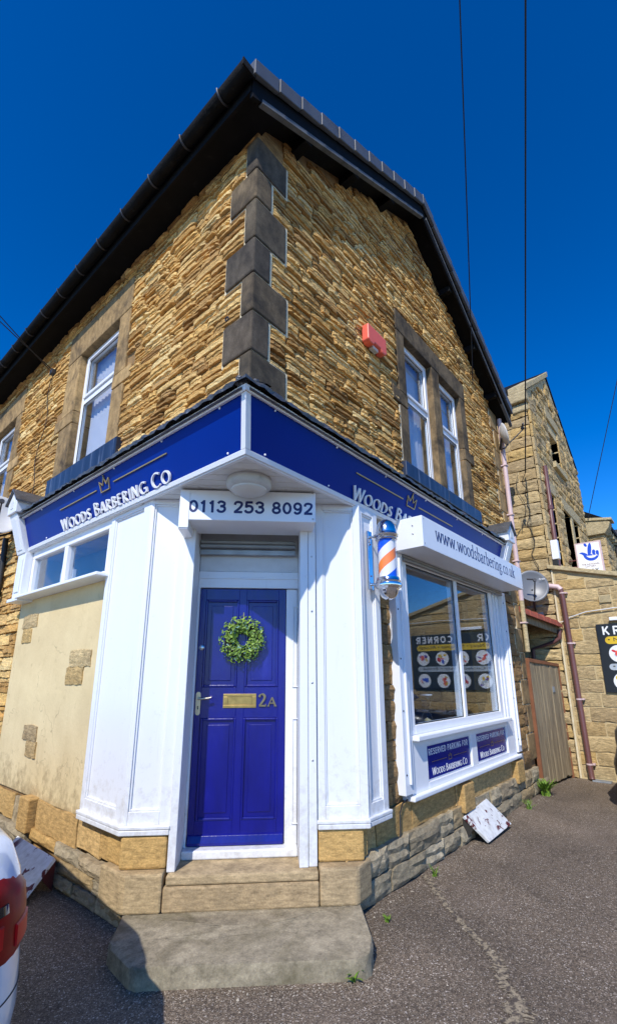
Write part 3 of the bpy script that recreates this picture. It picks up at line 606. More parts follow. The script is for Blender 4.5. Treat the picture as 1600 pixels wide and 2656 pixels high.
# ---- upper windows
def window(fr, o, holes_v=-.055, tz=4.88, blind=None, tag_=None):
    u0, u1, z0, z1 = o; W = MB().box(fr, u0+.002, u1-.002, -.24, -.235, z0+.002, z1-.002).build('window', 'dark', B)
    fw = .062; v0, v1 = holes_v-.05, holes_v
    f = MB()
    f.box(fr, u0, u0+fw, v0, v1, z0, z1); f.box(fr, u1-fw, u1, v0, v1, z0, z1)
    f.box(fr, u0+fw, u1-fw, v0, v1, z0, z0+fw); f.box(fr, u0+fw, u1-fw, v0, v1, z1-fw, z1)
    f.build('frame', 'pvc', W, bevel=.006)
    MB().box(fr, u0+fw, u1-fw, v0+.004, v1-.004, tz-.035, tz+.035).build('transom', 'pvc', W, bevel=.006)
    s = MB(); a, b, c, d = u0+fw, u1-fw, tz+.035, z1-fw; t = .042
    s.box(fr, a+.003, a+t, v0, v1+.016, c+.003, d-.003); s.box(fr, b-t, b-.003, v0, v1+.016, c+.003, d-.003); s.box(fr, a+t, b-t, v0, v1+.016, c+.003, c+t); s.box(fr, a+t, b-t, v0, v1+.016, d-t, d-.003)
    s.build('opening_sash', 'pvc', W, bevel=.005)
    box('pane', 'glass', W, fr, a+t, b-t, v0+.02, v0+.026, c+t, d-t, bevel=0)
    box('pane', 'glass', W, fr, u0+fw, u1-fw, v0+.02, v0+.026, z0+fw, tz-.035, bevel=0)
    g2 = MB()
    for (aa, bb, cc, dd) in ((a+t, b-t, c+t, d-t), (u0+fw, u1-fw, z0+fw, tz-.035)):
        g2.box(fr, aa, aa+.008, v1-.012, v1-.006, cc, dd); g2.box(fr, bb-.008, bb, v1-.012, v1-.006, cc, dd); g2.box(fr, aa+.008, bb-.008, v1-.012, v1-.006, cc, cc+.008); g2.box(fr, aa+.008, bb-.008, v1-.012, v1-.006, dd-.008, dd)
    g2.build('gasket', 'rubber', W)
    # vertical blind slats behind the glass
    u = u0+.03; i = 0
    while u < u1-.07:
        du = .088; sk = .03 if (u-u0) < (u1-u0)*(.55 if blind else .4) else .055
        MB().hexa([fr.p(u, -.20, z0+.01), fr.p(u+du, -.20+sk*.5, z0+.01), fr.p(u+du, -.198+sk*.5, z0+.01), fr.p(u, -.198, z0+.01),
                   fr.p(u, -.20, z1-.02), fr.p(u+du, -.20+sk*.5, z1-.02), fr.p(u+du, -.198+sk*.5, z1-.02), fr.p(u, -.198, z1-.02)]).build('blind_slat', 'blind', W)
        u += .082; i += 1
    return W
for o in RW: window(R, o)
for o in LW: window(L, o)
def surround(fr, holes, ua, ub, z0, zl, zt, sill, mt):
    """dressed stone lintel, jambs, mullions and painted sill"""
    box('lintel', mt, B, fr, ua-.01, ub+.01, -.2, .035, zl-.006, zt, bevel=.012)
    us = [ua]+[x for h in holes for x in h[:2]]+[ub]
    for i in range(0, len(us), 2):
        a, b = us[i], us[i+1]
        zz = [z0, z0+(zl-z0)*.42, z0+(zl-z0)*.52, zl] if i in (0, len(us)-2) else [z0, zl]
        for j in range(len(zz)-1):
            ex = .15 if (j == 1 and len(zz) > 2) else 0
            box('jamb_stone', mt, B, fr, a-(ex if i == 0 else .006), b+(ex if i == len(us)-2 and i else .006), -.2, .03+(.006 if ex else 0), zz[j]+.004, zz[j+1]-.004, bevel=.01)
    s0, s1, sz0, sz1, nseg = sill
    for i in range(nseg):
        a = s0+(s1-s0)*i/nseg; b = s0+(s1-s0)*(i+1)/nseg
        sl = box('window_sill', 'sill', B, fr, a+.002, b-.002, -.16, .075, sz0, sz1+.006, bevel=.008)
    for a in ([s0+.1, (s0+s1)/2, s1-.1]): box('sill_bracket', 'sill', B, fr, a-.07, a+.07, -.02, .055, sz0-.06, sz0-.001, bevel=.006)
surround(R, RW, 2.26, 4.32, 3.87, 5.65, 5.94, (2.22, 4.42, 3.70, 3.87, 2), 'dressed2')
surround(L, LW[:1], 1.965, 3.55, 3.90, 5.55, 5.97, (1.86, 3.56, 3.68, 3.90, 1), 'dressed')
surround(L, LW[1:], 5.16, 6.61, 3.90, 5.55, 5.97, (5.06, 6.7, 3.68, 3.90, 1), 'dressed')
# thin mortar edging that shows along the jambs
box('mortar_joint', 'palemortar', B, R, 2.243, 2.262, -.1, .024, 3.9, 4.6, bevel=0)

# ---- roof
RF = MB()
for (ua, za, ub, zb) in ((-.31, EZL-.01, AU, AZ), (AU, AZ, 6.0, EZR)):
    RF.prism([R.p(ua, .24, za), R.p(ub, .24, zb), R.p(ub, .24, zb-.10), R.p(ua, .24, za-.10)], R.V*-8.9)
RF = RF.build('roof', 'roof', B)
sf = MB()
for (ua, za, ub, zb) in ((-.27, EZL, AU, AZ), (AU, AZ, 5.95, EZR)):
    sf.prism([R.p(ua, .20, za-.19), R.p(ub, .20, zb-.19), R.p(ub, .20, zb-.215), R.p(ua, .20, za-.215)], R.V*-.24)
sf.build('soffit', 'blackwood', RF)
for (ua, za, ub, zb) in ((-.28, EZL, AU, AZ), (AU, AZ, 5.97, EZR)):
    MB().prism([R.p(ua, .235, za-.11), R.p(ub, .235, zb-.11), R.p(ub, .235, zb-.30), R.p(ua, .235, za-.30)], R.V*-.03).build('bargeboard', 'blackwood', RF)
    MB().prism([R.p(ua+.1, .245, za-.27+.05), R.p(ub, .245, zb-.27), R.p(ub, .245, zb-.315), R.p(ua+.1, .245, za-.315+.05)], R.V*-.045).build('bargeboard_lip', 'bargelip', RF)
    n_ = 11; lx = (ub-ua)/n_
    for i in range(n_):
        a, b = ua+lx*i-.03, ua+lx*(i+1)-.03; f_ = lambda u: za+(u-ua)*(zb-za)/(ub-ua)
        lift = .012
        s_ = 1 if zb > za else -1
        la, lb = (0, lift) if s_ > 0 else (lift, 0)
        la, lb = (lift, 0) if s_ > 0 else (0, lift)
        MB().hexa([R.p(a, .25, f_(a)-.13+la), R.p(b-.006, .25, f_(b)-.13+lb), R.p(b-.006, .285+lb*.6, f_(b)-.13+lb), R.p(a, .285+la*.6, f_(a)-.13+la),
                   R.p(a, .15, f_(a)+.045+la), R.p(b-.006, .15, f_(b)+.045+lb), R.p(b-.006, .285+lb*.6, f_(b)+.03+lb), R.p(a, .285+la*.6, f_(a)+.03+la)]).build('verge_tile', 'verge', RF, bevel=.006)
for u in (.45, 1.25, 2.05, 3.75, 4.6, 5.4):
    zz = rooftop(u)-.225
    MB().prism([R.p(u-.05, .2, zz-.03), R.p(u+.05, .2, zz+.02), R.p(u+.05, .2, zz-.11), R.p(u-.05, .2, zz-.13)], R.V*-.22).build('purlin_end', 'blackwood', RF, bevel=.005)
# eaves on the left side: soffit, gutter, brackets, tile ends
MB().box(L, -.2, UL, -.02, .29, EZL-.17, EZL-.145).build('eaves_soffit', 'blackwood', RF)
MB().box(L, -.22, UL, .262, .288, EZL-.235, EZL-.10).build('eaves_fascia', 'blackwood', RF)
gt = MB(); n_ = 12
for (uu0, uu1) in ((-.26, 2.2), (2.2, 4.7), (4.7, UL)):
    vs = []
    for uu in (uu0, uu1):
        for rr_, order in ((.062, 1), (.055, -1)):
            for i in range(n_+1):
                a = math.pi+math.pi*i/n_
                vs.append(L.p(uu, .352+rr_*math.cos(a), EZL-.085+rr_*math.sin(a)*1.1))
    m_ = n_+1; fs = []
    for i in range(n_):
        fs += [(i, i+1, 2*m_+i+1, 2*m_+i), (m_+i, 3*m_+i, 3*m_+i+1, m_+i+1), (i, m_+i, m_+i+1, i+1), (2*m_+i, 2*m_+i+1, 3*m_+i+1, 3*m_+i)]
    fs += [(0, 2*m_, 3*m_, m_), (n_, m_+n_, 3*m_+n_, 2*m_+n_)]
    gt.add(vs, fs)
gt.box(L, -.272, -.258, .286, .418, EZL-.155, EZL-.08)
GT = gt.build('gutter', 'roof', RF)
u = .05
while u < UL:
    mb = MB(); P = []
    for i in range(9):
        a = math.pi+math.pi*i/8; P.append(L.p(u, .352+.070*math.cos(a), EZL-.085+.077*math.sin(a)))
    mb.tube(P, .0085, 6).build('gutter_bracket', 'darkmetal', RF, smooth=True)
    u += .52
u = -.24; i = 0
while u < UL:
    MB().hexa([L.p(u, .20, EZL-.06), L.p(u+.285, .20, EZL-.05), L.p(u+.285, .335, EZL-.115), L.p(u, .335, EZL-.128),
               L.p(u, .20, EZL-.02), L.p(u+.285, .20, EZL-.01), L.p(u+.285, .335, EZL-.078), L.p(u, .335, EZL-.09)]).build('eaves_tile', 'roof', RF)
    u += .30; i += 1
# bodywork of the building that closes it (rear walls, floors)
MB().box(R, UR-.3, UR, -8.0, -.30, 0, 6.1).build('end_wall', 'weather', B)
MB().box(R, 0, UR, -8.3, -8.0, 0, 6.1).build('rear_wall', 'weather', B)
MB().box(R, .31, UR-.31, -7.9, -.32, 3.10, 3.2).build('upper_floor', 'dark', B)
MB().box(R, .31, UR-.31, -7.9, -.9, 6.0, 6.1).build('ceiling', 'dark', B)
MB().box(L, .85, UL, -.9, -.88, 3.2, 6.0).build('partition', 'room', B)
MB().box(R, .9, UR-.31, -.9, -.88, 3.2, 6.0).build('partition', 'room', B)

# ---- ground floor, right wall
GW = [(2.02, 4.52, 1.05, 2.80)]
WG = wallcore(R, 1.28, UR, 0.0, 3.049, GW, -.30, 0).build('ground_wall', 'mortar', B, label='gable side ground floor wall of weathered brown stone')
rs = random.Random(5)
lay(courses(1.36, UR, .56, 3.05, (.12, .19), (.17, .42), [(1.84, 4.96, .50, 3.3)]+qe, None, rs), R, .004, .034, 'rock', 'weather', WG, -1, rs=rs)
# sand coloured blocks of the base course and the rough plinth
def blocks(fr, lst, v, depth, kind, mat, parent, sgn, name='stone'):
    lay(lst, fr, v, depth, kind, mat, parent, sgn, name=name)
lay([(1.02, 1.40, .33, .56), (1.41, 1.98, .30, .56), (1.99, 2.86, .33, .555), (2.87, 3.8, .33, .555), (3.81, 4.72, .33, .555)], R, .034, .02, 'plain', 'sand', WG, -1, name='base_block')
lay([(4.73, 5.2, .42, .56), (5.21, 5.5, .42, .56)], R, .02, .03, 'rock', 'weather', WG, -1)
for a in (2.92, 4.62): box('buttress_block', 'sand', WG, R, a, a+.26, .0, .125, .27, .53, bevel=.012)
rs = random.Random(9)
pr = courses(1.08, 5.62, .16, .34, (.17, .19), (.3, .6), [], None, rs)+courses(1.08, 6.1, .0, .16, (.15, .17), (.3, .65), [], None, rs)
lay(pr, R, .055, .055, 'rock', 'grey', WG, -1, rs=rs)
# ---- ground floor, left wall
WLg = wallcore(L, 1.28, UL, 0, 3.049, [(1.80, 3.58, 2.52, 2.94)], -.30, 0).build('ground_wall', 'mortar', B, label='eaves side ground floor wall')
rs = random.Random(6)
lay(courses(3.92, UL, .45, 3.32, (.10, .16), (.16, .42), [], None, rs), L, .004, .036, 'ledge', 'gold', WLg, 1, rs=rs)
inset = [(3.33, 3.74, 2.13, 2.28), (3.45, 3.70, 1.97, 2.125), (1.96, 2.38, 1.69, 1.84), (2.08, 2.42, 1.53, 1.685), (2.92, 3.25, .985, 1.13), (2.89, 3.14, .84, .98)]
RP = box('render_panel', 'render', B, L, 1.60, 3.93, -.02, .022, .505, 2.46, bevel=.01)
lay(inset, L, .020, .020, 'rock', 'buff', RP, 1)
lay([(1.02, 1.42, .33, .53), (1.43, 1.80, .31, .53), (1.81, 2.62, .29, .52), (3.18, 3.7, .27, .49), (3.71, 4.3, .27, .49)], L, .038, .02, 'plain', 'sand', WLg, 1, name='base_block')
box('buttress_block', 'sand', WLg, L, 2.66, 2.88, 0, .115, .25, .53, bevel=.012)
lay([(2.89, 3.17, .25, .49), (4.31, 5, .27, .47), (5.01, 5.8, .27, .47)], L, .035, .03, 'rock', 'grey', WLg, 1)
rs = random.Random(19)
pl_ = courses(1.25, 2.1, .20, .30, (.1, .11), (.25, .45), [], None, rs)+courses(1.08, 2.0, .10, .20, (.1, .11), (.25, .45), [], None, rs)+courses(1.0, 6, .0, .10, (.1, .11), (.3, .55), [], None, rs)+courses(2.7, 6, .10, .26, (.15, .16), (.3, .6), [], None, rs)
lay(pl_, L, .055, .05, 'rock', 'grey', WLg, 1, rs=rs)
lay([(2.0, 2.7, .2, .285)], L, .04, .04, 'plain', 'sand', WLg, 1)
# inner room of the shop behind the display window
RM = MB()
RM.box(R, 1.2, 5.4, -3.3, -3.25, 0, 3.05); RM.box(R, 1.15, 1.2, -3.3, -.31, 0, 3.05); RM.box(R, 5.4, 5.45, -3.3, -.31, 0, 3.05)
RM.box(R, 1.15, 5.45, -3.3, -.31, 3.0, 3.04); RM.box(R, 1.15, 5.45, -3.3, -.31, .0, .04)
RM.build('shop_room', 'room', B)
box('back_partition', 'dark', B, L, 1.3, 4.2, -.8, -.78, 2.3, 3.04, bevel=0)

# ================================================================== chamfered entrance
NC = 3.69
core = MB()
def dpoly(pts, z0, z1): return MB().prism([Vector((x, y, z0)) for x, y in pts], (0, 0, z1-z0))
# corner base stones: threshold course, corner blocks, sand blocks
def dl(u, N): p = D.p(u, -N, 0); return (p.x, p.y)
bs = [
 ('corner_stone', 'thresh', [dl(.69, 3.59), dl(.93, 3.59), (1.868, 3.24), (1.868, 3.52), (2.1, 3.52), dl(.69, 3.9)], .10, .33),
 ('corner_stone', 'thresh', [dl(-.36, 3.59), dl(-.36, 3.9), (3.2, 2.4), (3.18, 2.12), (3.0, 2.10), dl(-.61, 3.59)], .10, .33),
 ('base_block', 'sand', [dl(.69, 3.665), dl(1.0, 3.665), (1.92, 3.36), (1.92, 3.55), (2.15, 3.55), dl(.69, 3.95)], .332, .535),
 ('base_block', 'sand', [dl(-.36, 3.685), dl(-.36, 3.95), (3.2, 2.5), (3.2, 2.155), (3.13, 2.155), dl(-.69, 3.685)], .332, .56),
]
for nm, mt, pts, z0, z1 in bs: dpoly(pts, z0, z1).build(nm, mt, B, bevel=.015)
# plinth foot under the corner stones
dpoly([dl(.9, 3.63), (1.90, 3.3), (1.90, 3.6), (2.3, 3.6), (3.2, 2.5), (3.1, 2.16), (3.02, 2.15), dl(-.6, 3.63)], 0, .098).build('plinth_foot', 'grey', B, bevel=.01)
MB().box(D, -.355, .685, -3.99, -3.592, .10, .25).build('riser_stone', 'thresh', B, bevel=.012)
MB().box(D, -.352, .672, -3.985, -3.603, .2525, .312).build('threshold_slab', 'thresh', B, bevel=.012)
# pilasters: panelled boards on the chamfer and on the wall
def panel(fr, u0, u1, v, z0, z1, name, mat='white', st=(.075, .075, .075, .09), rec=.024, parent=B, back=.034):
    """framed panel: two stiles, two rails, recessed field with a bead"""
    a, b = min(u0, u1), max(u0, u1)
    P_ = MB().box(fr, a+st[0]*.5, b-st[1]*.5, v-back, v-rec, z0+st[3]*.5, z1-st[2]*.5).build(name, mat, parent)
    box('stile', mat, P_, fr, a, a+st[0], v-back, v, z0, z1, bevel=.004)
    box('stile', mat, P_, fr, b-st[1], b, v-back, v, z0, z1, bevel=.004)
    box('rail', mat, P_, fr, a+st[0], b-st[1], v-back, v-.001, z0, z0+st[3], bevel=.004)
    box('rail', mat, P_, fr, a+st[0], b-st[1], v-back, v-.001, z1-st[2], z1, bevel=.004)
    bd = MB(); c, d, e, f = a+st[0], b-st[1], z0+st[3], z1-st[2]; t = .014
    bd.box(fr, c, c+t, v-rec, v-rec+.013, e, f); bd.box(fr, d-t, d, v-rec, v-rec+.013, e, f); bd.box(fr, c+t, d-t, v-rec, v-rec+.013, e, e+t); bd.box(fr, c+t, d-t, v-rec, v-rec+.013, f-t, f)
    bd.build('bead', mat, P_, bevel=.004)
    return P_
panel(D, .682, 1.005, -3.68, .60, 3.0245, 'pilaster', st=(.075, .03, .045, .085))
panel(L, 1.075, 1.725, .088, .60, 3.0245, 'pilaster', st=(.10, .06, .05, .085))
panel(D, -.735, -.358, -3.70, .60, 3.0245, 'pilaster', st=(.06, .06, .055, .085))
panel(R, 1.165, 1.455, .14, .60, 3.0245, 'pilaster', st=(.05, .075, .055, .085), back=.05)
MB().prism([Vector((*dl(1.003, 3.681), .601)), Vector((1.8935, 3.34, .601)), Vector((1.915, 3.37, .601)), Vector((*dl(.99, 3.70), .601))], (0, 0, 2.44)).build('pilaster_edge', 'white', B)
# base mouldings that wrap the pilasters
for nm, pts in (('base_moulding', [dl(.675, 3.65), dl(1.02, 3.65), (1.862, 3.97), (1.96, 3.97), (2.0, 3.40), dl(.675, 3.76)]),
                ('base_moulding', [dl(-.352, 3.665), dl(-.352, 3.77), (3.2, 2.24), (3.45, 2.24), (3.45, 2.085), (3.12, 2.085), dl(-.74, 3.665)])):
    m_ = dpoly(pts, .575, .601).build(nm, 'white', B, bevel=.006)
    cx_ = sum(p[0] for p in pts)/len(pts); cy_ = sum(p[1] for p in pts)/len(pts)
    dpoly([(cx_+(x-cx_)*.985, cy_+(y-cy_)*.985) for x, y in pts], .540, .5745).build('moulding_step', 'white', m_, bevel=.006)
# solid core behind the pilasters
dpoly([dl(.69, 3.73), dl(.98, 3.73), (1.96, 3.45), (2.3, 3.7), dl(.69, 4.1)], .536, 3.04).build('pier_core', 'mortar', B)
dpoly([dl(-.37, 3.74), dl(-.37, 4.1), (3.3, 2.7), (3.15, 2.28), dl(-.70, 3.74)], .561, 3.04).build('pier_core', 'mortar', B)
# posts, jambs, head
box('door_post', 'white', B, D, .625, .681, -3.96, -3.66, .3125, 3.024, bevel=.005)
box('door_post', 'white', B, D, -.288, -.224, -3.96, -3.66, .3125, 3.024, bevel=.005)
box('door_post', 'white', B, D, -.352, -.2905, -3.95, -3.672, .3125, 3.024, bevel=.005)
SP = box('side_panel', 'white', B, D, -.222, -.126, -4.0, -3.975, .32, 2.33, bevel=.003)
for (a, b) in ((.5, 1.27), (1.51, 2.18)):
    mb = MB(); mb.box(D, -.19, -.182, -3.975, -3.966, a, b); mb.box(D, -.182, -.226, -3.975, -3.966, a, a+.01); mb.box(D, -.182, -.226, -3.975, -3.966, b-.01, b); mb.build('bead', 'white', SP, bevel=.003)
box('door_jamb', 'white', B, D, .608, .6245, -4.0, -3.945, .32, 2.40, bevel=.003)
HD = box('door_head', 'white', B, D, -.2235, .6245, -4.02, -3.95, 2.333, 2.475, bevel=.004)
box('bead', 'white', HD, D, -.2235, .6245, -3.9495, -3.94, 2.41, 2.425, bevel=.003)
box('transom_panel', 'transom', B, D, -.2235, .6245, -4.03, -3.965, 2.478, 2.86, bevel=.003)
box('door_sill', 'white', B, D, -.2225, .6245, -3.99, -3.86, .3135, .372, bevel=.01)
box('entrance_core', 'dark', B, D, -.9, 1.3, -4.25, -4.06, .0, 3.04, bevel=0)
# door
DN = -3.97
DR = box('door', 'door', B, D, -.122, .606, DN-.045, DN-.013, .374, 2.327, bevel=.003, label='cobalt blue panelled front door')
pn = [(.275, .556, 1.515, 2.23), (-.062, .212, 1.515, 2.23), (.27, .55, .54, 1.275), (-.066, .212, .54, 1.275)]
us = [(-.122, -.062), (.212, .275), (.556, .606)]
for (a, b) in us: box('stile', 'door', DR, D, a, b, DN-.0135, DN, .375, 2.3265, bevel=.003)
for (a, b) in ((-.062, .212), (.275, .556)):
    for (c, d) in ((.375, .54), (1.275, 1.515), (2.23, 2.3265)): box('rail', 'door', DR, D, a, b, DN-.0135, DN-.0006, c, d, bevel=.003)
for (a, b, c, d) in pn:
    mb = MB(); t = .018
    for (e, f, g_, h) in ((a, a+t, c, d), (b-t, b, c, d), (a+t, b-t, c, c+t), (a+t, b-t, d-t, d)): mb.box(D, e, f, DN-.0135, DN+.006, g_, h)
    mb.build('panel_moulding', 'door', DR, bevel=.006)
    box('door_panel', 'door', DR, D, a+.05, b-.05, DN-.0135, DN-.006, c+.05, d-.05, bevel=.005)
MB().prism([D.p(.60, DN-.003, .376), D.p(.60, DN+.028, .376), D.p(.60, DN+.028, .395), D.p(.60, DN+.012, .44), D.p(.60, DN-.003, .45)], D.U*-.715).build('weather_bar', 'door', DR, bevel=.003)
# letterbox, handle, lock, number
LB = MB(); a, b, c, d = .112, .378, 1.353, 1.461
LB.box(D, a, b, DN, DN+.006, c, c+.022); LB.box(D, a, b, DN, DN+.006, d-.022, d); LB.box(D, a, a+.036, DN, DN+.006, c+.022, d-.022); LB.box(D, b-.036, b, DN, DN+.006, c+.022, d-.022)
LB.box(D, a+.037, b-.037, DN, DN+.003, c+.023, d-.023)
LB.build('letterbox', 'brass', DR, bevel=.002)
hp = MB(); P_ = lambda x, z, d: D.p(x, DN+d, z)
plate(hp, P_, [(.577+.019*math.cos(a_), 1.46+.019*math.sin(a_)) for a_ in [math.pi*i/8 for i in range(9)]]+[(.577+.019*math.cos(a_), 1.318+.019*math.sin(a_)) for a_ in [math.pi+math.pi*i/8 for i in range(9)]], 0, .005)
hp.tube([P_(.577, 1.428, .004), P_(.577, 1.428, .05)], .009, 10)
hp.tube([P_(.577, 1.428, .048), P_(.545, 1.427, .052), P_(.49, 1.430, .05), P_(.468, 1.436, .048)], [.010, .009, .008, .008], 10)
hp.build('door_handle', 'nickel', DR, smooth=True)
kh = MB(); disc(kh, P_, .577, 1.365, .005, .006, .0052, .0062, 10); plate(kh, P_, [(.574, 1.363), (.58, 1.363), (.582, 1.345), (.572, 1.345)], .0053, .0063); kh.build('keyhole', 'black', DR)
MB().lathe(D.p(.572, DN, 1.83), [(.021, 0), (.021, .008), (.016, .011), (.005, .012)], 20, axis=D.V).build('door_lock', 'steel', DR, smooth=True)
place_n = lambda x, z, d: D.p(.092-x, DN+d, 1.362+z)
nb = MB()
ribbon(nb, catmull([(.004, .074), (.012, .09), (.03, .096), (.047, .083), (.046, .062), (.03, .036), (.008, .006)]), place_n, .02, .008, .3, .001, .014)
ribbon(nb, [(.004, .006), (.058, .006)], place_n, .012, .012, .3, .001, .0135); ribbon(nb, [(.056, .004), (.058, .02)], place_n, .008, .008, .3, .001, .013)
nb.build('door_numeral', 'dullbrass', DR)
nb = MB(); ribbon(nb, [(.078, .004), (.108, .070)], place_n, .008, .007, .3, .001, .013); ribbon(nb, [(.108, .070), (.136, .004)], place_n, .015, .015, .3, .001, .014); ribbon(nb, [(.088, .026), (.126, .026)], place_n, .007, .007, .3, .001, .0135)
ribbon(nb, [(.070, .004), (.088, .004)], place_n, .007, .007, 0, .001, .0132); ribbon(nb, [(.124, .004), (.146, .004)], place_n, .007, .007, 0, .001, .0132)
nb.build('door_letter', 'dullbrass', DR)

# ================================================================== fascia, soffit, consoles
FH = math.hypot(.10, .34); eh = (.10/FH, .34/FH); en = (.34/FH, -.10/FH)
def fasc(fr, u, h, d): return fr.p(u, .132+eh[0]*h+en[0]*d, 3.06+eh[1]*h+en[1]*d)
def fbox(fr, u0, u1, h0, h1, d0, d1, k0=0, k1=0):
    """slab on the leaning fascia; k0/k1 mitre the end at the corner"""
    mb = MB(); pts = []
    for h in (h0, h1):
        for d in (d0, d1):
            pass
    def P3(ud, h, d):
        v = .132+eh[0]*h+en[0]*d
        return fasc(fr, (-v if ud == 'm' else ud), h, d)
    b = [P3(u0, h0, d0), P3(u1, h0, d0), P3(u1, h0, d1), P3(u0, h0, d1)]; t = [P3(u0, h1, d0), P3(u1, h1, d0), P3(u1, h1, d1), P3(u0, h1, d1)]
    return mb.hexa(b+t)
for fr, ue, lab in ((L, 3.62, 'royal blue fascia sign with raised white letters on the eaves side'), (R, 4.66, 'navy fascia sign partly hidden behind the white shutter box')):
    FS = thing('fascia_sign', lab, 'sign', fr.p(ue/2, .15, 3.05))
    fbox(fr, 'm', ue, 0, FH, -.03, 0).build('panel', 'navy', FS)
    fbox(fr, 'm', ue, -.040, -.0005, -.04, .014).build('bottom_trim', 'white', FS, bevel=.004)
    fbox(fr, 'm', ue, -.052, -.0405, -.04, .005).build('bottom_bead', 'white', FS, bevel=.003)
    fbox(fr, 'm', ue, FH-.004, FH+.038, -.03, .026).build('top_trim', 'white', FS, bevel=.004)
    sgn = -1 if fr is L else 1
    s0 = 2.66 if fr is L else 1.06
    pl = lambda x, z, d, fr=fr, sgn=sgn, s0=s0: fasc(fr, s0+sgn*x, z+.004, d)
    letters('WOODS BARBERING CO', CAPS, pl, .096, .0185, .0062, .42, .022, 'letter', FS, bigfirst=1.22, track=.17, total=1.98, base=.006)
    for (a, b) in ((.0, .80), (1.12, 1.95)):
        MB().hexa([pl(a, .222, .001), pl(b, .222, .001), pl(b, .222, .010), pl(a, .222, .010), pl(a, .231, .001), pl(b, .231, .001), pl(b, .231, .010), pl(a, .231, .010)]).build('rule_line', 'gilt', FS)
    cr = MB()
    for ln in ([(.885, .185), (.875, .285)], [(.875, .285), (.93, .24)], [(.93, .24), (.962, .315)], [(.962, .315), (.995, .24)], [(.995, .24), (1.048, .285)], [(1.048, .285), (1.038, .185)], [(1.040, .185), (.883, .185)]):
        k_ = len(cr.v); ribbon(cr, ln, pl, 0, 0, 0, .001, .012+.0003*(k_ % 7), uniform=.008)
    disc(cr, pl, .962, .325, .007, .007, .001, .0145, 12)
    cr.build('crown', 'gilt', FS)
    for (uu, hh) in [(x, y) for x in [.04, .75, 1.5, 2.3, 3.1, 3.9] for y in (.018, FH-.016)]:
        if uu < ue: MB().lathe(fasc(fr, uu, hh, 0), [(.008, 0), (.008, .006), (.004, .010)], 10, axis=fr.V).build('screw_cap', 'pvc', FS, smooth=True)
# corner trim
ct = MB()
for fr in (L, R):
    ct.hexa([fasc(fr, -.132, 0, .0015), fasc(fr, -.100, 0, .0015), fasc(fr, -.100, 0, .014), fasc(fr, -.132-.0135, 0, .014),
             fasc(fr, -.232, FH-.005, .0015), fasc(fr, -.200, FH-.005, .0015), fasc(fr, -.200, FH-.005, .014), fasc(fr, -.232-.0135, FH-.005, .014)])
ct.build('corner_trim', 'white', B)
# lead flashing and rough bitumen edge on top of the fascia
def flashing(fr, ue, seed):
    rr = random.Random(seed); mb = MB(); n_ = 90; rows = []
    for i in range(n_+1):
        f = i/n_; row = []
        for j, (v, zz) in enumerate(((.302, 3.428), (.306, 3.452), (.285, 3.470), (.20, 3.50), (.10, 3.555), (.03, 3.575), (-.02, 3.575))):
            ju = rr.uniform(-.008, .008); jz = rr.uniform(-.010, .012) if j < 5 else 0; jv = rr.uniform(-.008, .008) if j < 4 else 0
            ua = -v if i == 0 else -.25+(ue+.25)*f
            row.append(fr.p(ua+(ju if i else 0), v+(jv if i else 0), zz+jz))
        rows.append(row)
    m_ = len(rows[0]); vs = [p for r_ in rows for p in r_]
    mb.add(vs, [(i*m_+j, (i+1)*m_+j, (i+1)*m_+j+1, i*m_+j+1) for i in range(n_) for j in range(m_-1)])
    mb.add([fr.p(-.25, .285, 3.40), fr.p(ue, .285, 3.40), fr.p(ue, .0, 3.40), fr.p(0, 0, 3.40)], [(0, 1, 2, 3)])
    return mb.build('lead_flashing', 'lead', B)
flashing(L, 3.66, 1); flashing(R, 4.70, 2)
bl = MB(); rr = random.Random(12)
for k in range(14): bl.lathe((1.71+rr.uniform(0, .1), 1.98+rr.uniform(0, .1), 3.44+rr.uniform(0, .05)), [(.006, -.02), (.022, -.008), (.024, .006), (.008, .022)], 7, axis=(rr.uniform(-.5, .5), rr.uniform(-.5, .5), 1))
bl.build('lead_knot', 'lead', B)
# soffit boards under the corner
SC = (1.862, 2.132); N0 = (SC[0]+SC[1])*q; U0 = (SC[1]-SC[0])*q
N = N0+.03
while N < 3.98:
    n2 = min(N+.098, 4.0)
    wid = lambda nn: min(nn-N0, 1.05)
    MB().prism([D.p(U0+wid(N), -N, 3.026), D.p(U0-wid(N), -N, 3.026), D.p(U0-wid(n2), -n2, 3.026), D.p(U0+wid(n2), -n2, 3.026)], (0, 0, .015)).build('soffit_board', 'dirtywhite', B, bevel=.004)
    N += .103
box('soffit_edge', 'dirtywhite', B, L, 1.2, 3.62, .0, .115, 3.008, 3.0255, bevel=.003)
box('soffit_edge', 'dirtywhite', B, R, 1.3, 4.66, .0, .115, 3.008, 3.0255, bevel=.003)
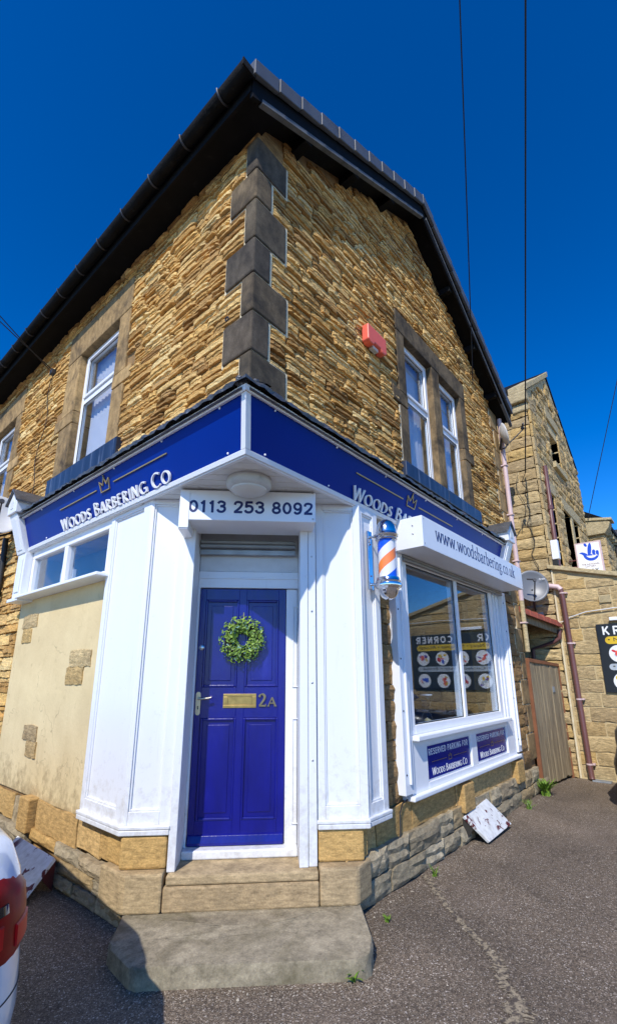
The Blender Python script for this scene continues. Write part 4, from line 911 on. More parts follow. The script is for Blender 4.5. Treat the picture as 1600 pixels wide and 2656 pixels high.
# consoles at the ends of the fascia
def console(fr, u0, u1):
    C_ = MB().prism([fr.p(u0, .04, 3.0), fr.p(u0, .165, 3.0), fr.p(u0, .31, 3.46), fr.p(u0, .04, 3.46)], fr.U*(u1-u0)).build('console', 'white', B, bevel=.006)
    mb = MB().prism([fr.p(u0+.05, .172, 3.04), fr.p(u0+.05, .185, 3.04), fr.p(u0+.05, .302, 3.40), fr.p(u0+.05, .285, 3.40)], fr.U*(u1-u0-.1)); mb.build('console_panel', 'white', C_, bevel=.004)
    um = (u0+u1)/2
    MB().prism([fr.p(u0-.02, .335, 3.462), fr.p(u1+.02, .335, 3.462), fr.p(u1+.02, .335, 3.60), fr.p(um, .335, 3.74), fr.p(u0-.02, .335, 3.60)], fr.V*-.30).build('console_cap', 'white', C_, bevel=.006)
    MB().prism([fr.p(um-.04, .340, 3.52), fr.p(um+.04, .340, 3.52), fr.p(um+.04, .340, 3.60), fr.p(um, .340, 3.65), fr.p(um-.04, .340, 3.60)], fr.V*-.006).build('cap_lozenge', 'dirtywhite', C_)
    for (a, za, b, zb) in ((u0-.06, 3.585, um, 3.755), (um, 3.755, u1+.06, 3.585)):
        MB().prism([fr.p(a, .36, za), fr.p(b, .36, zb), fr.p(b, .36, zb+.02), fr.p(a, .36, za+.02)], fr.V*-.36).build('cap_roof', 'lead', C_)
console(L, 3.64, 3.88); console(R, 4.68, 4.92)
PB = box('console_pilaster', 'white', B, L, 3.62, 3.86, .0, .155, 2.47, 2.998, bevel=.005)
box('console_panel', 'white', PB, L, 3.67, 3.81, .156, .166, 2.54, 2.94, bevel=.004)
box('base_moulding', 'white', PB, L, 3.58, 3.90, .0, .19, 2.43, 2.469, bevel=.006)
# high level window on the left, under the fascia
HW = MB().box(L, 1.80, 3.58, -.28, -.27, 2.52, 2.94).build('window', 'room', B, label='pair of shallow panes below the fascia')
f = MB(); f.box(L, 1.73, 3.61, .0, .075, 2.925, 3.02); f.box(L, 1.73, 3.61, .0, .075, 2.485, 2.525); f.box(L, 3.555, 3.61, .0, .075, 2.526, 2.924); f.box(L, 2.66, 2.74, .0, .075, 2.526, 2.924); f.box(L, 1.73, 1.79, .0, .075, 2.526, 2.924)
f.build('frame', 'pvc', HW, bevel=.006)
for (a, b) in ((1.79, 2.66), (2.74, 3.555)): box('pane', 'glass', HW, L, a, b, .03, .036, 2.525, 2.925, bevel=0)
box('window_sill', 'pvc', HW, L, 1.68, 3.62, -.02, .20, 2.455, 2.484, bevel=.006)
cu = MB()
for i in range(7): cu.tube([L.p(2.84+i*.05, -.10+.015*(i % 2), 2.53), L.p(2.84+i*.05, -.10+.015*(i % 2), 2.72+.02*(i % 3))], .03, 8)
cu.build('net_curtain', 'sheer', HW, smooth=True)

# ================================================================== doorstep
def rounded(pts, rad, n=5):
    out = []; m = len(pts)
    for i in range(m):
        p = Vector(pts[i]); a = Vector(pts[i-1]); b = Vector(pts[(i+1) % m])
        rr_ = rad[i] if hasattr(rad, '__len__') else rad
        d1 = (a-p); d2 = (b-p); t = min(rr_, d1.length*.45, d2.length*.45); p1 = p+d1.normalized()*t; p2 = p+d2.normalized()*t
        for k in range(n+1):
            s = k/n; out.append(((1-s)**2*p1+2*s*(1-s)*p+s*s*p2))
    return out
def doorstep():
    pts = rounded([(1.63, 2.62), (2.52, 1.715), (2.69, 1.80), (3.02, 2.12), (1.885, 3.20), (1.665, 2.95)], [.05, .08, .06, .02, .02, .04])
    rr_ = random.Random(4); c = Vector((2.3, 2.45)); mb = MB(); m = len(pts); rings = []
    for (s, z) in ((1.006, -.01), (1.0, .04), (1.002, .090), (.990, .102), (.93, .103), (.8, .102), (.6, .105), (.4, .103), (.2, .104)):
        rings.append([(c.x+(p.x-c.x)*s+rr_.uniform(-.005, .005), c.y+(p.y-c.y)*s+rr_.uniform(-.005, .005), z+rr_.uniform(-.003, .003)) for p in pts])
    mb.add([v for r_ in rings for v in r_], [(i*m+j, i*m+(j+1) % m, (i+1)*m+(j+1) % m, (i+1)*m+j) for i in range(len(rings)-1) for j in range(m)]+[tuple((len(rings)-1)*m+j for j in range(m))])
    return mb.build('doorstep', 'step', smooth=True)
tag(doorstep(), 'broad worn stone step on the tarmac in front of the blue door', 'step')

# ================================================================== shutter over the door with the phone number
S1 = thing('roller_shutter', 'white shutter housing above the door showing the phone number', 'shutter', D.p(.19, -3.6, 2.76))
box('shutter_box', 'signwhite', S1, D, -.332, .722, -3.79, -3.425, 2.765, 3.012, bevel=.004)
box('end_plate', 'signwhite', S1, D, .648, .722, -3.4245, -3.420, 2.70, 3.008, bevel=.002)
box('end_plate', 'signwhite', S1, D, .650, .724, -3.78, -3.427, 2.69, 2.764, bevel=.004)
for i, z in enumerate((2.735, 2.70)): box('shutter_slat', 'shutter', S1, D, -.2, .62, -3.90, -3.86, z-.034, z, bevel=.01)
box('bottom_slat', 'galv', S1, D, -.2, .62, -3.93, -3.90, 2.615, 2.66, bevel=.004)
pt = lambda x, z, d: D.p(.722-x, -3.425+d, z)
letters('0113 253 8092', SANS, lambda x, z, d: pt(.068+x, 2.826+z, d), .100, .19, 0, 0, .002, 'ink', S1, track=.10, total=.975, base=.0003)
for (u, z) in ((-.31, 3.01), (-.31, 2.79)): MB().lathe(D.p(u, -3.425, z), [(.008, 0), (.008, .003), (.003, .006)], 10, axis=D.V).build('rivet', 'steel', S1)
for z in (1.0, 1.55, 2.1, 2.55): MB().lathe(D.p(-.32, -3.672, z), [(.008, 0), (.008, .003), (.003, .006)], 10, axis=D.V).build('rivet', 'steel', S1)

# ================================================================== lamp under the soffit
LP = thing('bulkhead_lamp', 'round frosted bulkhead lamp under the corner soffit', 'lamp', D.p(.19, -3.28, 3.05))
MB().lathe(D.p(.185, -3.24, 3.024), [(.165, 0), (.170, -.02), (.165, -.055), (.145, -.075), (.13, -.078), (.12, -.07)][::-1], 40).build('rim', 'lamprim', LP, smooth=True)
MB().lathe(D.p(.185, -3.24, 3.024), [(.136, -.070), (.13, -.088), (.10, -.106), (.05, -.115), (.004, -.117)][::-1], 40).build('diffuser', 'lamp', LP, smooth=True)

# ================================================================== display window, its shutter and the parking signs
DW = MB().box(R, 2.02, 4.52, -.02, .0, 1.06, 1.08).build('display_window', 'pvc', B, label='white framed display window of two panes on the gable side')
f = MB(); fw = .07
f.box(R, 1.975, 2.085, -.04, .07, 1.08, 2.76); f.box(R, 4.37, 4.46, -.04, .07, 1.08, 2.76); f.box(R, 2.085, 4.37, -.04, .07, 1.08, 1.16); f.box(R, 2.085, 4.37, -.04, .07, 2.69, 2.76)
f.build('frame', 'pvc', DW, bevel=.006)
box('mullion', 'pvc', DW, R, 3.245, 3.315, -.035, .068, 1.16, 2.69, bevel=.006)
for (a, b) in ((2.085, 3.245), (3.315, 4.37)):
    box('pane', 'glass', DW, R, a, b, .035, .041, 1.16, 2.69, bevel=0)
    gk = MB()
    for (e, f_, c, d) in ((a, a+.008, 1.16, 2.69), (b-.008, b, 1.16, 2.69), (a+.008, b-.008, 1.16, 1.168), (a+.008, b-.008, 2.682, 2.69)): gk.box(R, e, f_, .042, .048, c, d)
    gk.build('gasket', 'rubber', DW)
box('filler_panel', 'pvc', DW, R, 4.462, 4.80, -.02, .045, .62, 2.76, bevel=.005)
for a in (4.55, 4.66): box('filler_bead', 'pvc', DW, R, a, a+.02, .0455, .062, .62, 2.76, bevel=.004)
box('window_sill', 'pvc', DW, R, 1.98, 4.52, -.02, .155, 1.035, 1.079, bevel=.008)
AP = box('apron_board', 'pvc', DW, R, 1.95, 4.80, .0, .05, .60, 1.034, bevel=.004)
for (a, b, c, d) in ((1.95, 2.27, .60, 1.03), (3.315, 3.47, .655, .97), (4.49, 4.80, .60, 1.03), (2.27, 4.49, .60, .655), (2.27, 4.49, .97, 1.03)):
    box('apron_frame', 'pvc', AP, R, a+.001, b-.001, .0505, .078, c, d, bevel=.004)
box('base_moulding', 'pvc', AP, R, 1.90, 4.84, .0, .125, .558, .5995, bevel=.010)
for nm, (a, b), lab in (('parking_sign', (2.285, 3.30), 'navy reserved parking sign, the one nearer the door'), ('parking_sign', (3.485, 4.475), 'navy reserved parking sign, the one nearer the wooden gate')):
    PS = thing(nm, lab, 'sign', R.p(a, .055, .665), group='reserved parking signs below the display window')
    box('panel', 'navysign', PS, R, a, b, .0515, .058, .668, .955, bevel=.002)
    pp = lambda x, z, d, a=a: R.p(a+x, .058+d, .668+z)
    W_ = b-a
    letters('RESERVED PARKING FOR', SANS, lambda x, z, d, a=a: R.p(a+.04+x, .058+d, .873+z), .056, .165, 0, 0, .0015, 'letterwhite', PS, track=.12, total=W_-.08, base=.0004)
    letters('WOODS BARBERING CO', CAPS, lambda x, z, d, a=a: R.p(a+.10+x, .058+d, .693+z), .050, .0095, .004, .42, .0015, 'letterwhite', PS, bigfirst=1.3, track=.13, total=W_-.19, base=.0004)
    mb = MB(); t0 = .1; mb.hexa([pp(t0, .140, .0004), pp(W_*.42, .140, .0004), pp(W_*.42, .140, .002), pp(t0, .140, .002), pp(t0, .145, .0004), pp(W_*.42, .145, .0004), pp(W_*.42, .145, .002), pp(t0, .145, .002)])
    t1 = W_*.58; t2 = W_-.1; mb.hexa([pp(t1, .140, .0004), pp(t2, .140, .0004), pp(t2, .140, .002), pp(t1, .140, .002), pp(t1, .145, .0004), pp(t2, .145, .0004), pp(t2, .145, .002), pp(t1, .145, .002)])
    mb.build('rule_line', 'gilt', PS)
    cr = MB(); c = W_*.5
    for ln in ([(-.032, .12), (-.036, .165)], [(-.036, .165), (-.014, .147)], [(-.014, .147), (0, .178)], [(0, .178), (.014, .147)], [(.014, .147), (.036, .165)], [(.036, .165), (.032, .12)], [(.032, .12), (-.032, .12)]):
        ribbon(cr, [(c+x, z) for x, z in ln], pp, 0, 0, 0, .0004, .002, uniform=.006)
    cr.build('crown', 'gilt', PS)
S2 = thing('roller_shutter', 'white shutter housing over the display window showing the web address', 'shutter', R.p(3.3, .2, 2.75))
box('shutter_box', 'signwhite', S2, R, 1.83, 4.82, .02, .40, 2.757, 3.06, bevel=.004)
for (a, b) in ((1.80, 1.965), (4.81, 4.95)):
    gr = box('guide_rail', 'signwhite', S2, R, a, b, .0, .098, .62, 2.756, bevel=.004)
    box('guide_lip', 'signwhite', gr, R, (a+b)/2-.012, (a+b)/2+.012, .0985, .118, .70, 2.70, bevel=.003)
    for z in (.78, 1.3, 1.75, 2.2, 2.6): MB().lathe(R.p(a+.03, .098, z), [(.008, 0), (.008, .003), (.003, .007)], 10, axis=R.V).build('rivet', 'darkmetal', gr)
for z in (2.754, 2.725): box('shutter_slat', 'shutter', S2, R, 1.97, 4.80, .085, .115, z-.028, z, bevel=.01)
pu = lambda x, z, d: R.p(2.10+x, .40+d, 2.868+z)
letters('www.woodsbarbering.co.uk', LOW, pu,   .158, .019, .0085, .0, .0015, 'ink', S2, track=.03, xs=1.0, total=2.40, base=.0003)
for (v, z) in ((.12, 2.96), (.30, 2.975), (.12, 2.88), (.30, 2.893)): MB().lathe(R.p(1.83, v, z), [(.008, 0), (.008, .003), (.003, .006)], 10, axis=(-1, 0, 0)).build('rivet', 'steel', S2)
for (u, z) in ((1.86, 3.03), (1.86, 2.79), (4.79, 3.03), (4.79, 2.79)): MB().lathe(R.p(u, .40, z), [(.006, 0), (.006, .003), (.002, .005)], 10, axis=R.V).build('rivet', 'steel', S2)
MB().box(R, 4.86, 4.93, .04, .11, .40, .60).build('guide_foot', 'galv', S2, bevel=.004)
# items on the inside sill
HGl = thing('hourglass', 'glass hourglass standing on the sill inside the display window', 'hourglass', R.p(2.72, -.13, 1.10))
box('inner_sill', 'pvc', DW, R, 2.02, 4.50, -.295, -.041, 1.055, 1.10, bevel=.004)
MB().lathe(R.p(2.72, -.13, 1.10), [(.05, .012), (.058, .06), (.045, .11), (.008, .155), (.045, .20), (.058, .25), (.05, .298)], 20).build('bulb', 'clear', HGl, smooth=True)
MB().lathe(R.p(2.72, -.13, 1.10), [(.066, 0), (.066, .012)], 20).build('base', 'pot', HGl); MB().lathe(R.p(2.72, -.13, 1.10), [(.066, .298), (.066, .31)], 20).build('top', 'pot', HGl)
MB().lathe(R.p(2.72, -.13, 1.10), [(.046, .013), (.05, .05), (.002, .075)], 16).build('sand', 'sandgrain', HGl, smooth=True)
PT = thing('plant_pot', 'small white pot with a trailing plant inside the display window', 'plant pot', R.p(3.62, -.14, 1.10))
MB().lathe(R.p(3.62, -.14, 1.10), [(.05, 0), (.065, .10), (.07, .11), (.055, .105)], 20).build('pot', 'pot', PT, smooth=True)
mb = MB(); rr = random.Random(3)
for k in range(70):
    a = rr.uniform(0, 6.28); l_ = rr.uniform(.03, .13); c = R.p(3.62, -.14, 1.21)+Vector((math.cos(a)*l_*.7, math.sin(a)*l_*.5, rr.uniform(0, .28)))
    s = rr.uniform(.015, .03); x = Vector((rr.uniform(-1, 1), rr.uniform(-1, 1), rr.uniform(-1, 1))).normalized(); y = x.orthogonal().normalized()
    mb.add([c-x*s, c+y*s*.5, c+x*s, c-y*s*.5], [(0, 1, 2, 3)])
mb.build('foliage', 'leafblue', PT, kind='stuff', flip=False)
OR = MB(); P2 = lambda x, z, d: R.p(4.16+x, .012+d, 1.37+z)
ring = [(.045*math.cos(a)*(1-abs(math.sin(a))**3*.3), .13*math.sin(a)) for a in [2*math.pi*i/24 for i in range(25)]]
ribbon(OR, ring, P2, 0, 0, 0, 0, .008, uniform=.012); ribbon(OR, [(0, -.13), (0, .13)], P2, 0, 0, 0, 0, .007, uniform=.008); ribbon(OR, [(-.045, 0), (.045, 0)], P2, 0, 0, 0, 0, .0065, uniform=.008)
tag(OR.build('window_ornament', 'brass'), 'small oval brass ornament hanging inside the right pane', 'ornament')

# ================================================================== barber pole
BP = thing('barber_pole', 'chrome barber pole with orange, white and blue stripes', 'barber pole', R.p(1.335, .30, 2.2))
BPc = R.p(1.335, .30, 0); br = .074
MB().box(R, 1.27, 1.335, .1405, .158, 2.30, 2.82).build('wall_plate', 'chrome', BP, bevel=.003)
for z in (2.345, 2.765):
    MB().tube([R.p(1.30, .155, z), R.p(1.318, .22, z)], .012, 12).build('bracket_arm', 'chrome', BP, smooth=True)
for z in (2.42, 2.70): MB().lathe(R.p(1.302, .158, z), [(.007, 0), (.006, .004)], 10, axis=R.V).build('screw', 'redwood', BP)
MB().lathe(BPc+Vector((0, 0, 2.76)), [(.090, -.045), (.094, -.038), (.086, -.02), (.100, -.012), (.104, .0), (.098, .014), (.092, .02), (.090, .045), (.080, .085), (.060, .118), (.03, .138), (.004, .143)], 40).build('top_cap', 'chrome', BP, smooth=True)
MB().lathe(BPc+Vector((0, 0, 2.37)), [(.004, -.168), (.03, -.163), (.058, -.142), (.078, -.108), (.086, -.075), (.108, -.06), (.112, -.045), (.108, -.03), (.100, -.025), (.103, -.012), (.094, .0), (.092, .02)], 40).build('bottom_cap', 'chrome', BP, smooth=True)
MB().lathe(BPc+Vector((0, 0, 2.38)), [(br+.012, 0), (br+.012, .345)], 40).build('clear_cover', 'clear', BP, smooth=True)
# striped cylinder: each helical band its own mesh
n_ = 48; z0, z1 = 2.38, 2.725; pitch_ = .36
order = ['poleblue', 'polewhite', 'poleorange', 'polewhite']
for bi, mt in enumerate(order):
    mb = MB(); seg = 10
    for j in range(n_):
        a0, a1 = 2*math.pi*j/n_, 2*math.pi*(j+1)/n_
        for turn in range(-3, 4):
            zb = lambda a: 2.46+pitch_*(a/(2*math.pi)*1.0+bi/4+turn)
            quad = []
            lo0, lo1 = zb(a0), zb(a1); hi0, hi1 = lo0+pitch_/4, lo1+pitch_/4
            c_ = lambda z: min(max(z, z0), z1)
            if hi0 <= z0 and hi1 <= z0 or lo0 >= z1 and lo1 >= z1: continue
            pt_ = lambda a, z: BPc+Vector((br*math.cos(a), br*math.sin(a), c_(z)))
            mb.add([pt_(a0, lo0), pt_(a1, lo1), pt_(a1, hi1), pt_(a0, hi0)], [(0, 1, 2, 3)])
    mb.build('stripe', mt, BP, smooth=False, flip=False)

# ================================================================== wreath on the door
WT = thing('wreath', 'round wreath of yellow green leaves hanging on the blue door', 'wreath', D.p(.237, DN+.03, 1.70))
wc = D.p(.237, DN+.045, 1.895)
rr = random.Random(77)
def leafmesh(s, mat):
    vs = [(-.5, 0, 0), (-.2, .30, .04), (.2, .34, .05), (.5, 0, .02), (.2, -.34, .05), (-.2, -.30, .04), (0, 0, -.05)]
    me = bpy.data.meshes.new('leaf'); me.from_pydata(vs, [], [(6, i, (i+1) % 6) for i in range(6)]); me.materials.append(M[mat]); return me, vs
LM = [leafmesh(1, 'leaf')[0], leafmesh(1, 'leafblue')[0]]; lv = leafmesh(1, 'leaf')[1]
rest = MB(); off = Vector(WT.location)
for k in range(980):
    a = rr.uniform(0, 2*math.pi); b = rr.uniform(-.35, math.pi+.35); rad = .122+rr.uniform(-.004, .004); tr = rr.uniform(.03, .074)
    rv = D.U*math.cos(a)+Vector((0, 0, math.sin(a)))
    c = wc+rv*(rad+tr*math.cos(b)*1.05)+D.V*(tr*math.sin(b)*.7)
    nrm = (rv*math.cos(b)+D.V*(math.sin(b)+.3)+Vector((rr.uniform(-.7, .7), rr.uniform(-.7, .7), rr.uniform(-.7, .7)))).normalized()
    x = (rv*rr.uniform(-.2, 1)+Vector((rr.uniform(-1, 1), rr.uniform(-1, 1), rr.uniform(-1, 1)))).normalized(); x = (x-nrm*x.dot(nrm)).normalized(); y = nrm.cross(x)
    s = rr.uniform(.018, .036); blue = rr.random() < .24
    ys = .8 if not blue else .55
    mt = Matrix(((x.x, y.x*ys, nrm.x, 0), (x.y, y.y*ys, nrm.y, 0), (x.z, y.z*ys, nrm.z, 0), (0, 0, 0, 1)))
    mt = Matrix.Translation(c) @ mt @ Matrix.Diagonal((s, s, s, 1))
    if k < 300:
        o = bpy.data.objects.new('leaf', LM[1 if blue else 0]); col.objects.link(o); o.parent = WT; o.matrix_local = Matrix.Translation(-off) @ mt
    else: rest.add([mt @ Vector(v) for v in lv], [(6, i, (i+1) % 6) for i in range(6)])
rest.build('foliage', 'leaf', WT, kind='stuff', flip=False)
MB().tube([wc+(D.U*math.cos(a)+Vector((0, 0, math.sin(a))))*.122+D.V*-.015 for a in [2*math.pi*i/28 for i in range(28)]], .026, 8, closed=True).build('wreath_ring', 'darkbrown', WT, smooth=True)
MB().box(D, .232, .238, DN+.001, DN+.004, 2.06, 2.125).build('hanging_ribbon', 'brass', WT)

# ================================================================== alarm box
AB = thing('alarm_box', 'salmon red alarm bell box on the gable wall', 'alarm box', R.p(1.68, .05, 4.96))
pa = [(1.50, 5.17), (1.86, 5.17), (1.86, 4.98), (1.80, 4.955), (1.76, 4.955), (1.74, 4.99), (1.62, 4.99), (1.60, 4.955), (1.54, 4.955), (1.50, 4.98)]
MB().prism([R.p(u, .03, z) for u, z in pa], R.V*.085).build('cover', 'alarm', AB, bevel=.012)
MB().box(R, 1.625, 1.735, .032, .08, 4.955, 4.989).build('bell_unit', 'pot', AB)

# ================================================================== leaning hatch covers by the plinth
def hatch(name, lab, a, b, c, d, th=.03):
    """a,b: top corners against the wall; c,d: foot corners on the ground"""
    a, b, c, d = map(Vector, (a, b, c, d)); nn = (b-a).cross(c-a).normalized()
    if nn.z < 0: nn = -nn
    H = thing(name, lab, 'hatch cover', (c+d)/2)
    MB().hexa([c, d, b, a]+[x+nn*th for x in (c, d, b, a)]).build('lid', 'peel', H, bevel=.004)
    for p, q2 in ((a, c), (b, d)):
        foot = Vector((p.x, p.y, 0)); ins = (b-a).normalized()*(.012 if p is a else -.035)
        MB().prism([p+ins-nn*.004, p*.55+q2*.45+ins-nn*.004, Vector((foot.x, foot.y, .002))+ins], (b-a).normalized()*.022).build('cheek_or_gap_shade', 'redwood' if p is b else 'darkbrown', H)  # red one is a wooden cheek, dark one paints the shaded gap under the lid
    return H
hatch('hatch_cover', 'white peeling hatch cover leaning below the display window', (4.88, 2.165, .235), (5.50, 2.165, .285), (5.02, 1.985, .012), (5.68, 1.985, .03))
hatch('hatch_cover', 'white peeling hatch cover leaning at the wall beside the white car', (1.85, 4.95, .22), (1.85, 4.17, .215), (1.60, 4.86, .02), (1.60, 4.06, .02))

# ================================================================== small fittings on the corner building
tag(MB().tube([R.p(1.99, .05, .58), R.p(1.80, .06, .565), R.p(1.74, .065, .50), R.p(1.735, .065, .36), R.p(1.68, .07, .27), R.p(1.64, .07, .33)], .006, 6).build('loose_wire', 'cable', smooth=True), 'loose black wire dangling below the display window', 'wire')
tag(MB().tube([L.p(.23, .04, 4.35)+L.U*.018*math.cos(a)+Vector((0, 0, .018*math.sin(a)))+L.V*.02 for a in [2*math.pi*i/14 for i in range(14)]], .006, 6, closed=True).build('ring_bolt', 'darkmetal', smooth=True), 'small iron ring bolt in the wall beside the dark quoins', 'ring bolt')
tag(MB().box(L, 4.02, 4.1, .02, .08, 5.66, 5.74).build('cable_clamp', 'darkmetal', bevel=.01), 'small black cable clamp high on the eaves side wall', 'clamp')
# pale downpipe at the far end
DP = thing('downpipe', 'pale pink downpipe at the far edge of the gable wall', 'downpipe', R.p(5.83, .06, 2.2))
MB().tube([R.p(5.80, .085, 6.0), R.p(5.80, .085, 2.75)], .037, 14).build('pipe', 'pinkpipe', DP, smooth=True)
MB().tube([R.p(5.80, .085, 2.75), R.p(5.80, .085, 1.95)], .036, 14).build('lower_pipe', 'coping', DP, smooth=True)
for z in (5.1, 4.2, 3.4, 2.4): MB().box(R, 5.75, 5.85, .0, .13, z-.012, z+.012).build('pipe_clip', 'pinkpipe', DP, bevel=.004)

# ================================================================== satellite dishes
def dish(name, lab, c, nrm, rx, rz, mat, arm, parent_wall, letter=False):
    c = Vector(c); nrm = Vector(nrm).normalized(); up = (Vector((0, 0, 1))-nrm*nrm.z).normalized(); sd_ = nrm.cross(up)
    S = thing(name, lab, 'satellite dish', Vector(parent_wall))
    mb = MB(); n1, n2 = 8, 40; vs = [c-nrm*.07]
    for i in range(1, n1+1):
        f_ = i/n1
        for j in range(n2):
            a = 2*math.pi*j/n2; vs.append(c+sd_*rx*f_*math.cos(a)+up*rz*f_*math.sin(a)-nrm*.07*(1-f_*f_))
    fs = [(0, 1+j, 1+(j+1) % n2) for j in range(n2)]+[(1+(i-1)*n2+j, 1+i*n2+j, 1+i*n2+(j+1) % n2, 1+(i-1)*n2+(j+1) % n2) for i in range(1, n1) for j in range(n2)]
    mb.add(vs, fs); ro = mb.build('reflector', mat, S, smooth=True)
    so_ = ro.modifiers.new('thick', 'SOLIDIFY'); so_.thickness = .006
    foot = c-up*rz*.95-nrm*.02; tipp = c+nrm*arm+up*.02
    MB().tube([foot, foot*.5+tipp*.5-up*.02, tipp-up*.03], [.012, .011, .01], 8).build('feed_arm', 'darkmetal', S, smooth=True)
    mb = MB(); mb.lathe(tipp, [(.028, -.03), (.03, .0), (.02, .02)], 14, axis=-nrm); mb.tube([tipp+up*.005, tipp+up*.02-sd_*-.02, tipp+up*.03-sd_*-.12], .014, 8); mb.build('feed_horn', 'darkmetal', S, smooth=True)
    MB().tube([c-nrm*.065-up*.05, Vector(parent_wall)], .02, 10).build('mount', 'darkmetal', S, smooth=True)
    MB().tube([foot, foot-up*.05-nrm*.05, Vector(parent_wall)], .014, 8).build('stay', 'darkmetal', S, smooth=True)
    return S, c, nrm, up, sd_
S, c, nr, up_, sd_ = dish('satellite_dish', 'large grey satellite dish between the shop and the neighbouring wall', (8.62, 2.19, 3.12), (-.88, -.44, .14), .265, .285, 'dishgrey', .22, (8.98, 2.28, 2.72))
MB().box(K, 2.16, 2.42, .0, .03, 2.60, 2.82).build('wall_plate', 'galv', S, bevel=.004)
fonttext('GHES', lambda x, z, d: c-nr*.004+sd_*-1*(-x)*-1+up_*z+nr*(d+.012), .12, .22, .10, .125, 'letterwhite', S, bold=.02)
dish('satellite_dish', 'small pale satellite dish under the far end of the gable roof', (7.62, 2.06, 5.60), (.45, -.85, .2), .17, .21, 'dishwhite', .30, (7.76, 2.2, 5.42))
dish('satellite_dish', 'pale satellite dish on the eaves side wall, cut by the left picture edge', (1.70, 6.72, 3.64), (-.2, -.95, .2), .27, .27, 'dishwhite', .3, (1.97, 6.95, 3.5))
DK = thing('downpipe', 'black downpipe and cables on the eaves side wall at the left edge', 'downpipe', L.p(4.66, .06, .4))
MB().tube([L.p(4.72, .08, 3.4), L.p(4.66, .08, 2.9), L.p(4.66, .08, .4)], .035, 12).build('pipe', 'cable', DK, smooth=True)

# ================================================================== gate between the buildings
GA = Fr((7.80, 2.20, 0), Vector((1.20, -.15, 0)).normalized(), Vector((-.15, -1.20, 0)).normalized())
GT_ = thing('wooden_gate', 'weathered grey plank gate between the shop and the neighbour', 'gate', GA.p(.6, 0, 0))
rr = random.Random(8)
for i in range(9):
    a = .02+i*.128
    MB().box(GA, a+.003, a+.122, -.012+rr.uniform(-.003, .003), .012+rr.uniform(-.004, .006), .03+rr.uniform(0, .03), 1.80-.05*a).build('plank', 'gatewood', GT_, bevel=.004)
MB().prism([GA.p(0, -.03, 1.80), GA.p(1.19, -.03, 1.74), GA.p(1.19, -.03, 1.79), GA.p(0, -.03, 1.86)], GA.V*.06).build('top_rail', 'gaterail', GT_, bevel=.004)
for a in (-.012, 1.172): MB().box(GA, a, a+.028, -.03, .03, .0, 1.80-.05*max(a, 0)).build('gate_edge', 'gaterail', GT_, bevel=.003)
for z in (.35, 1.45): MB().box(GA, .02, 1.17, -.045, -.014, z, z+.1).build('ledge_rail', 'gatewood', GT_)
MB().box(GA, .80, .88, .018, .03, 1.33, 1.42).build('lock_plate', 'galv', GT_, bevel=.003)

# ================================================================== neighbour: lean-to extension with the shop poster
E = thing('lean_to_extension', 'buff stone lean to extension with a sloping pale coping', 'building', (9.0, 0, 0))
def ctop(y): return 3.44-.272*(1.95-y)
EW = MB().prism([Vector((9.0, 1.93, 0)), Vector((9.0, -3.5, 0)), Vector((9.0, -3.5, ctop(-3.5))), Vector((9.0, 1.93, ctop(1.93)))], (3.5, 0, 0)).build('wall', 'mortar', E)
M['mortarbuff'] = plain('buff_mortar', lin(192, 172, 130), .95, bmp=.4, bscale=50, var=.15)
EW.data.materials[0] = M['mortarbuff']
rs = random.Random(31)
lay(courses(-3.5, 1.90, .02, 3.5, (.19, .235), (.28, .62), [(1.10, 1.28, 2.76, 2.89)], lambda y: ctop(y)-.01, rs, gap=.026), K, -.004, .034, 'plain', 'buff', EW, 1, rs=rs)
MB().prism([Vector((8.93, 1.99, ctop(1.99))), Vector((8.93, -3.6, ctop(-3.6))), Vector((8.93, -3.6, ctop(-3.6)+.075)), Vector((8.93, 1.99, ctop(1.99)+.075))], (3.6, 0, 0)).build('coping', 'coping', E, bevel=.012)
vg = MB().box(K, 1.105, 1.275, .0, .035, 2.765, 2.885).build('air_vent', 'vent', E, bevel=.004)
hv = MB()
for i in range(9):
    for j in range(6): hv.box(K, 1.115+i*.0172, 1.125+i*.0172, .0352, .0362, 2.775+j*.0175, 2.785+j*.0175)
hv.build('vent_hole', 'black', vg)
MB().box(K, 1.948, 1.918, .0, .022, .0, 3.42).build('corner_pointing', 'palemortar', E, bevel=.01)
FL = thing('floodlight', 'slim white floodlight fixed above the black poster', 'floodlight', K.p(1.0, .03, 2.44))
MB().box(K, .62, 1.175, .04, .10, 2.455, 2.51).build('housing', 'pvc', FL, bevel=.008); MB().box(K, .85, .9, .0, .045, 2.46, 2.5).build('bracket', 'darkmetal', FL)
tag(MB().tube([K.p(2.0, .06, 2.47), K.p(1.83, .05, 2.50), K.p(1.74, .05, 2.56), K.p(1.5, .045, 2.63), K.p(1.1, .045, 2.66), K.p(.3, .045, 2.68), K.p(-1, .045, 2.66)], .008, 6).build('white_wire', 'whitecable', smooth=True), 'thin white cable clipped along the buff wall above the poster', 'cable')
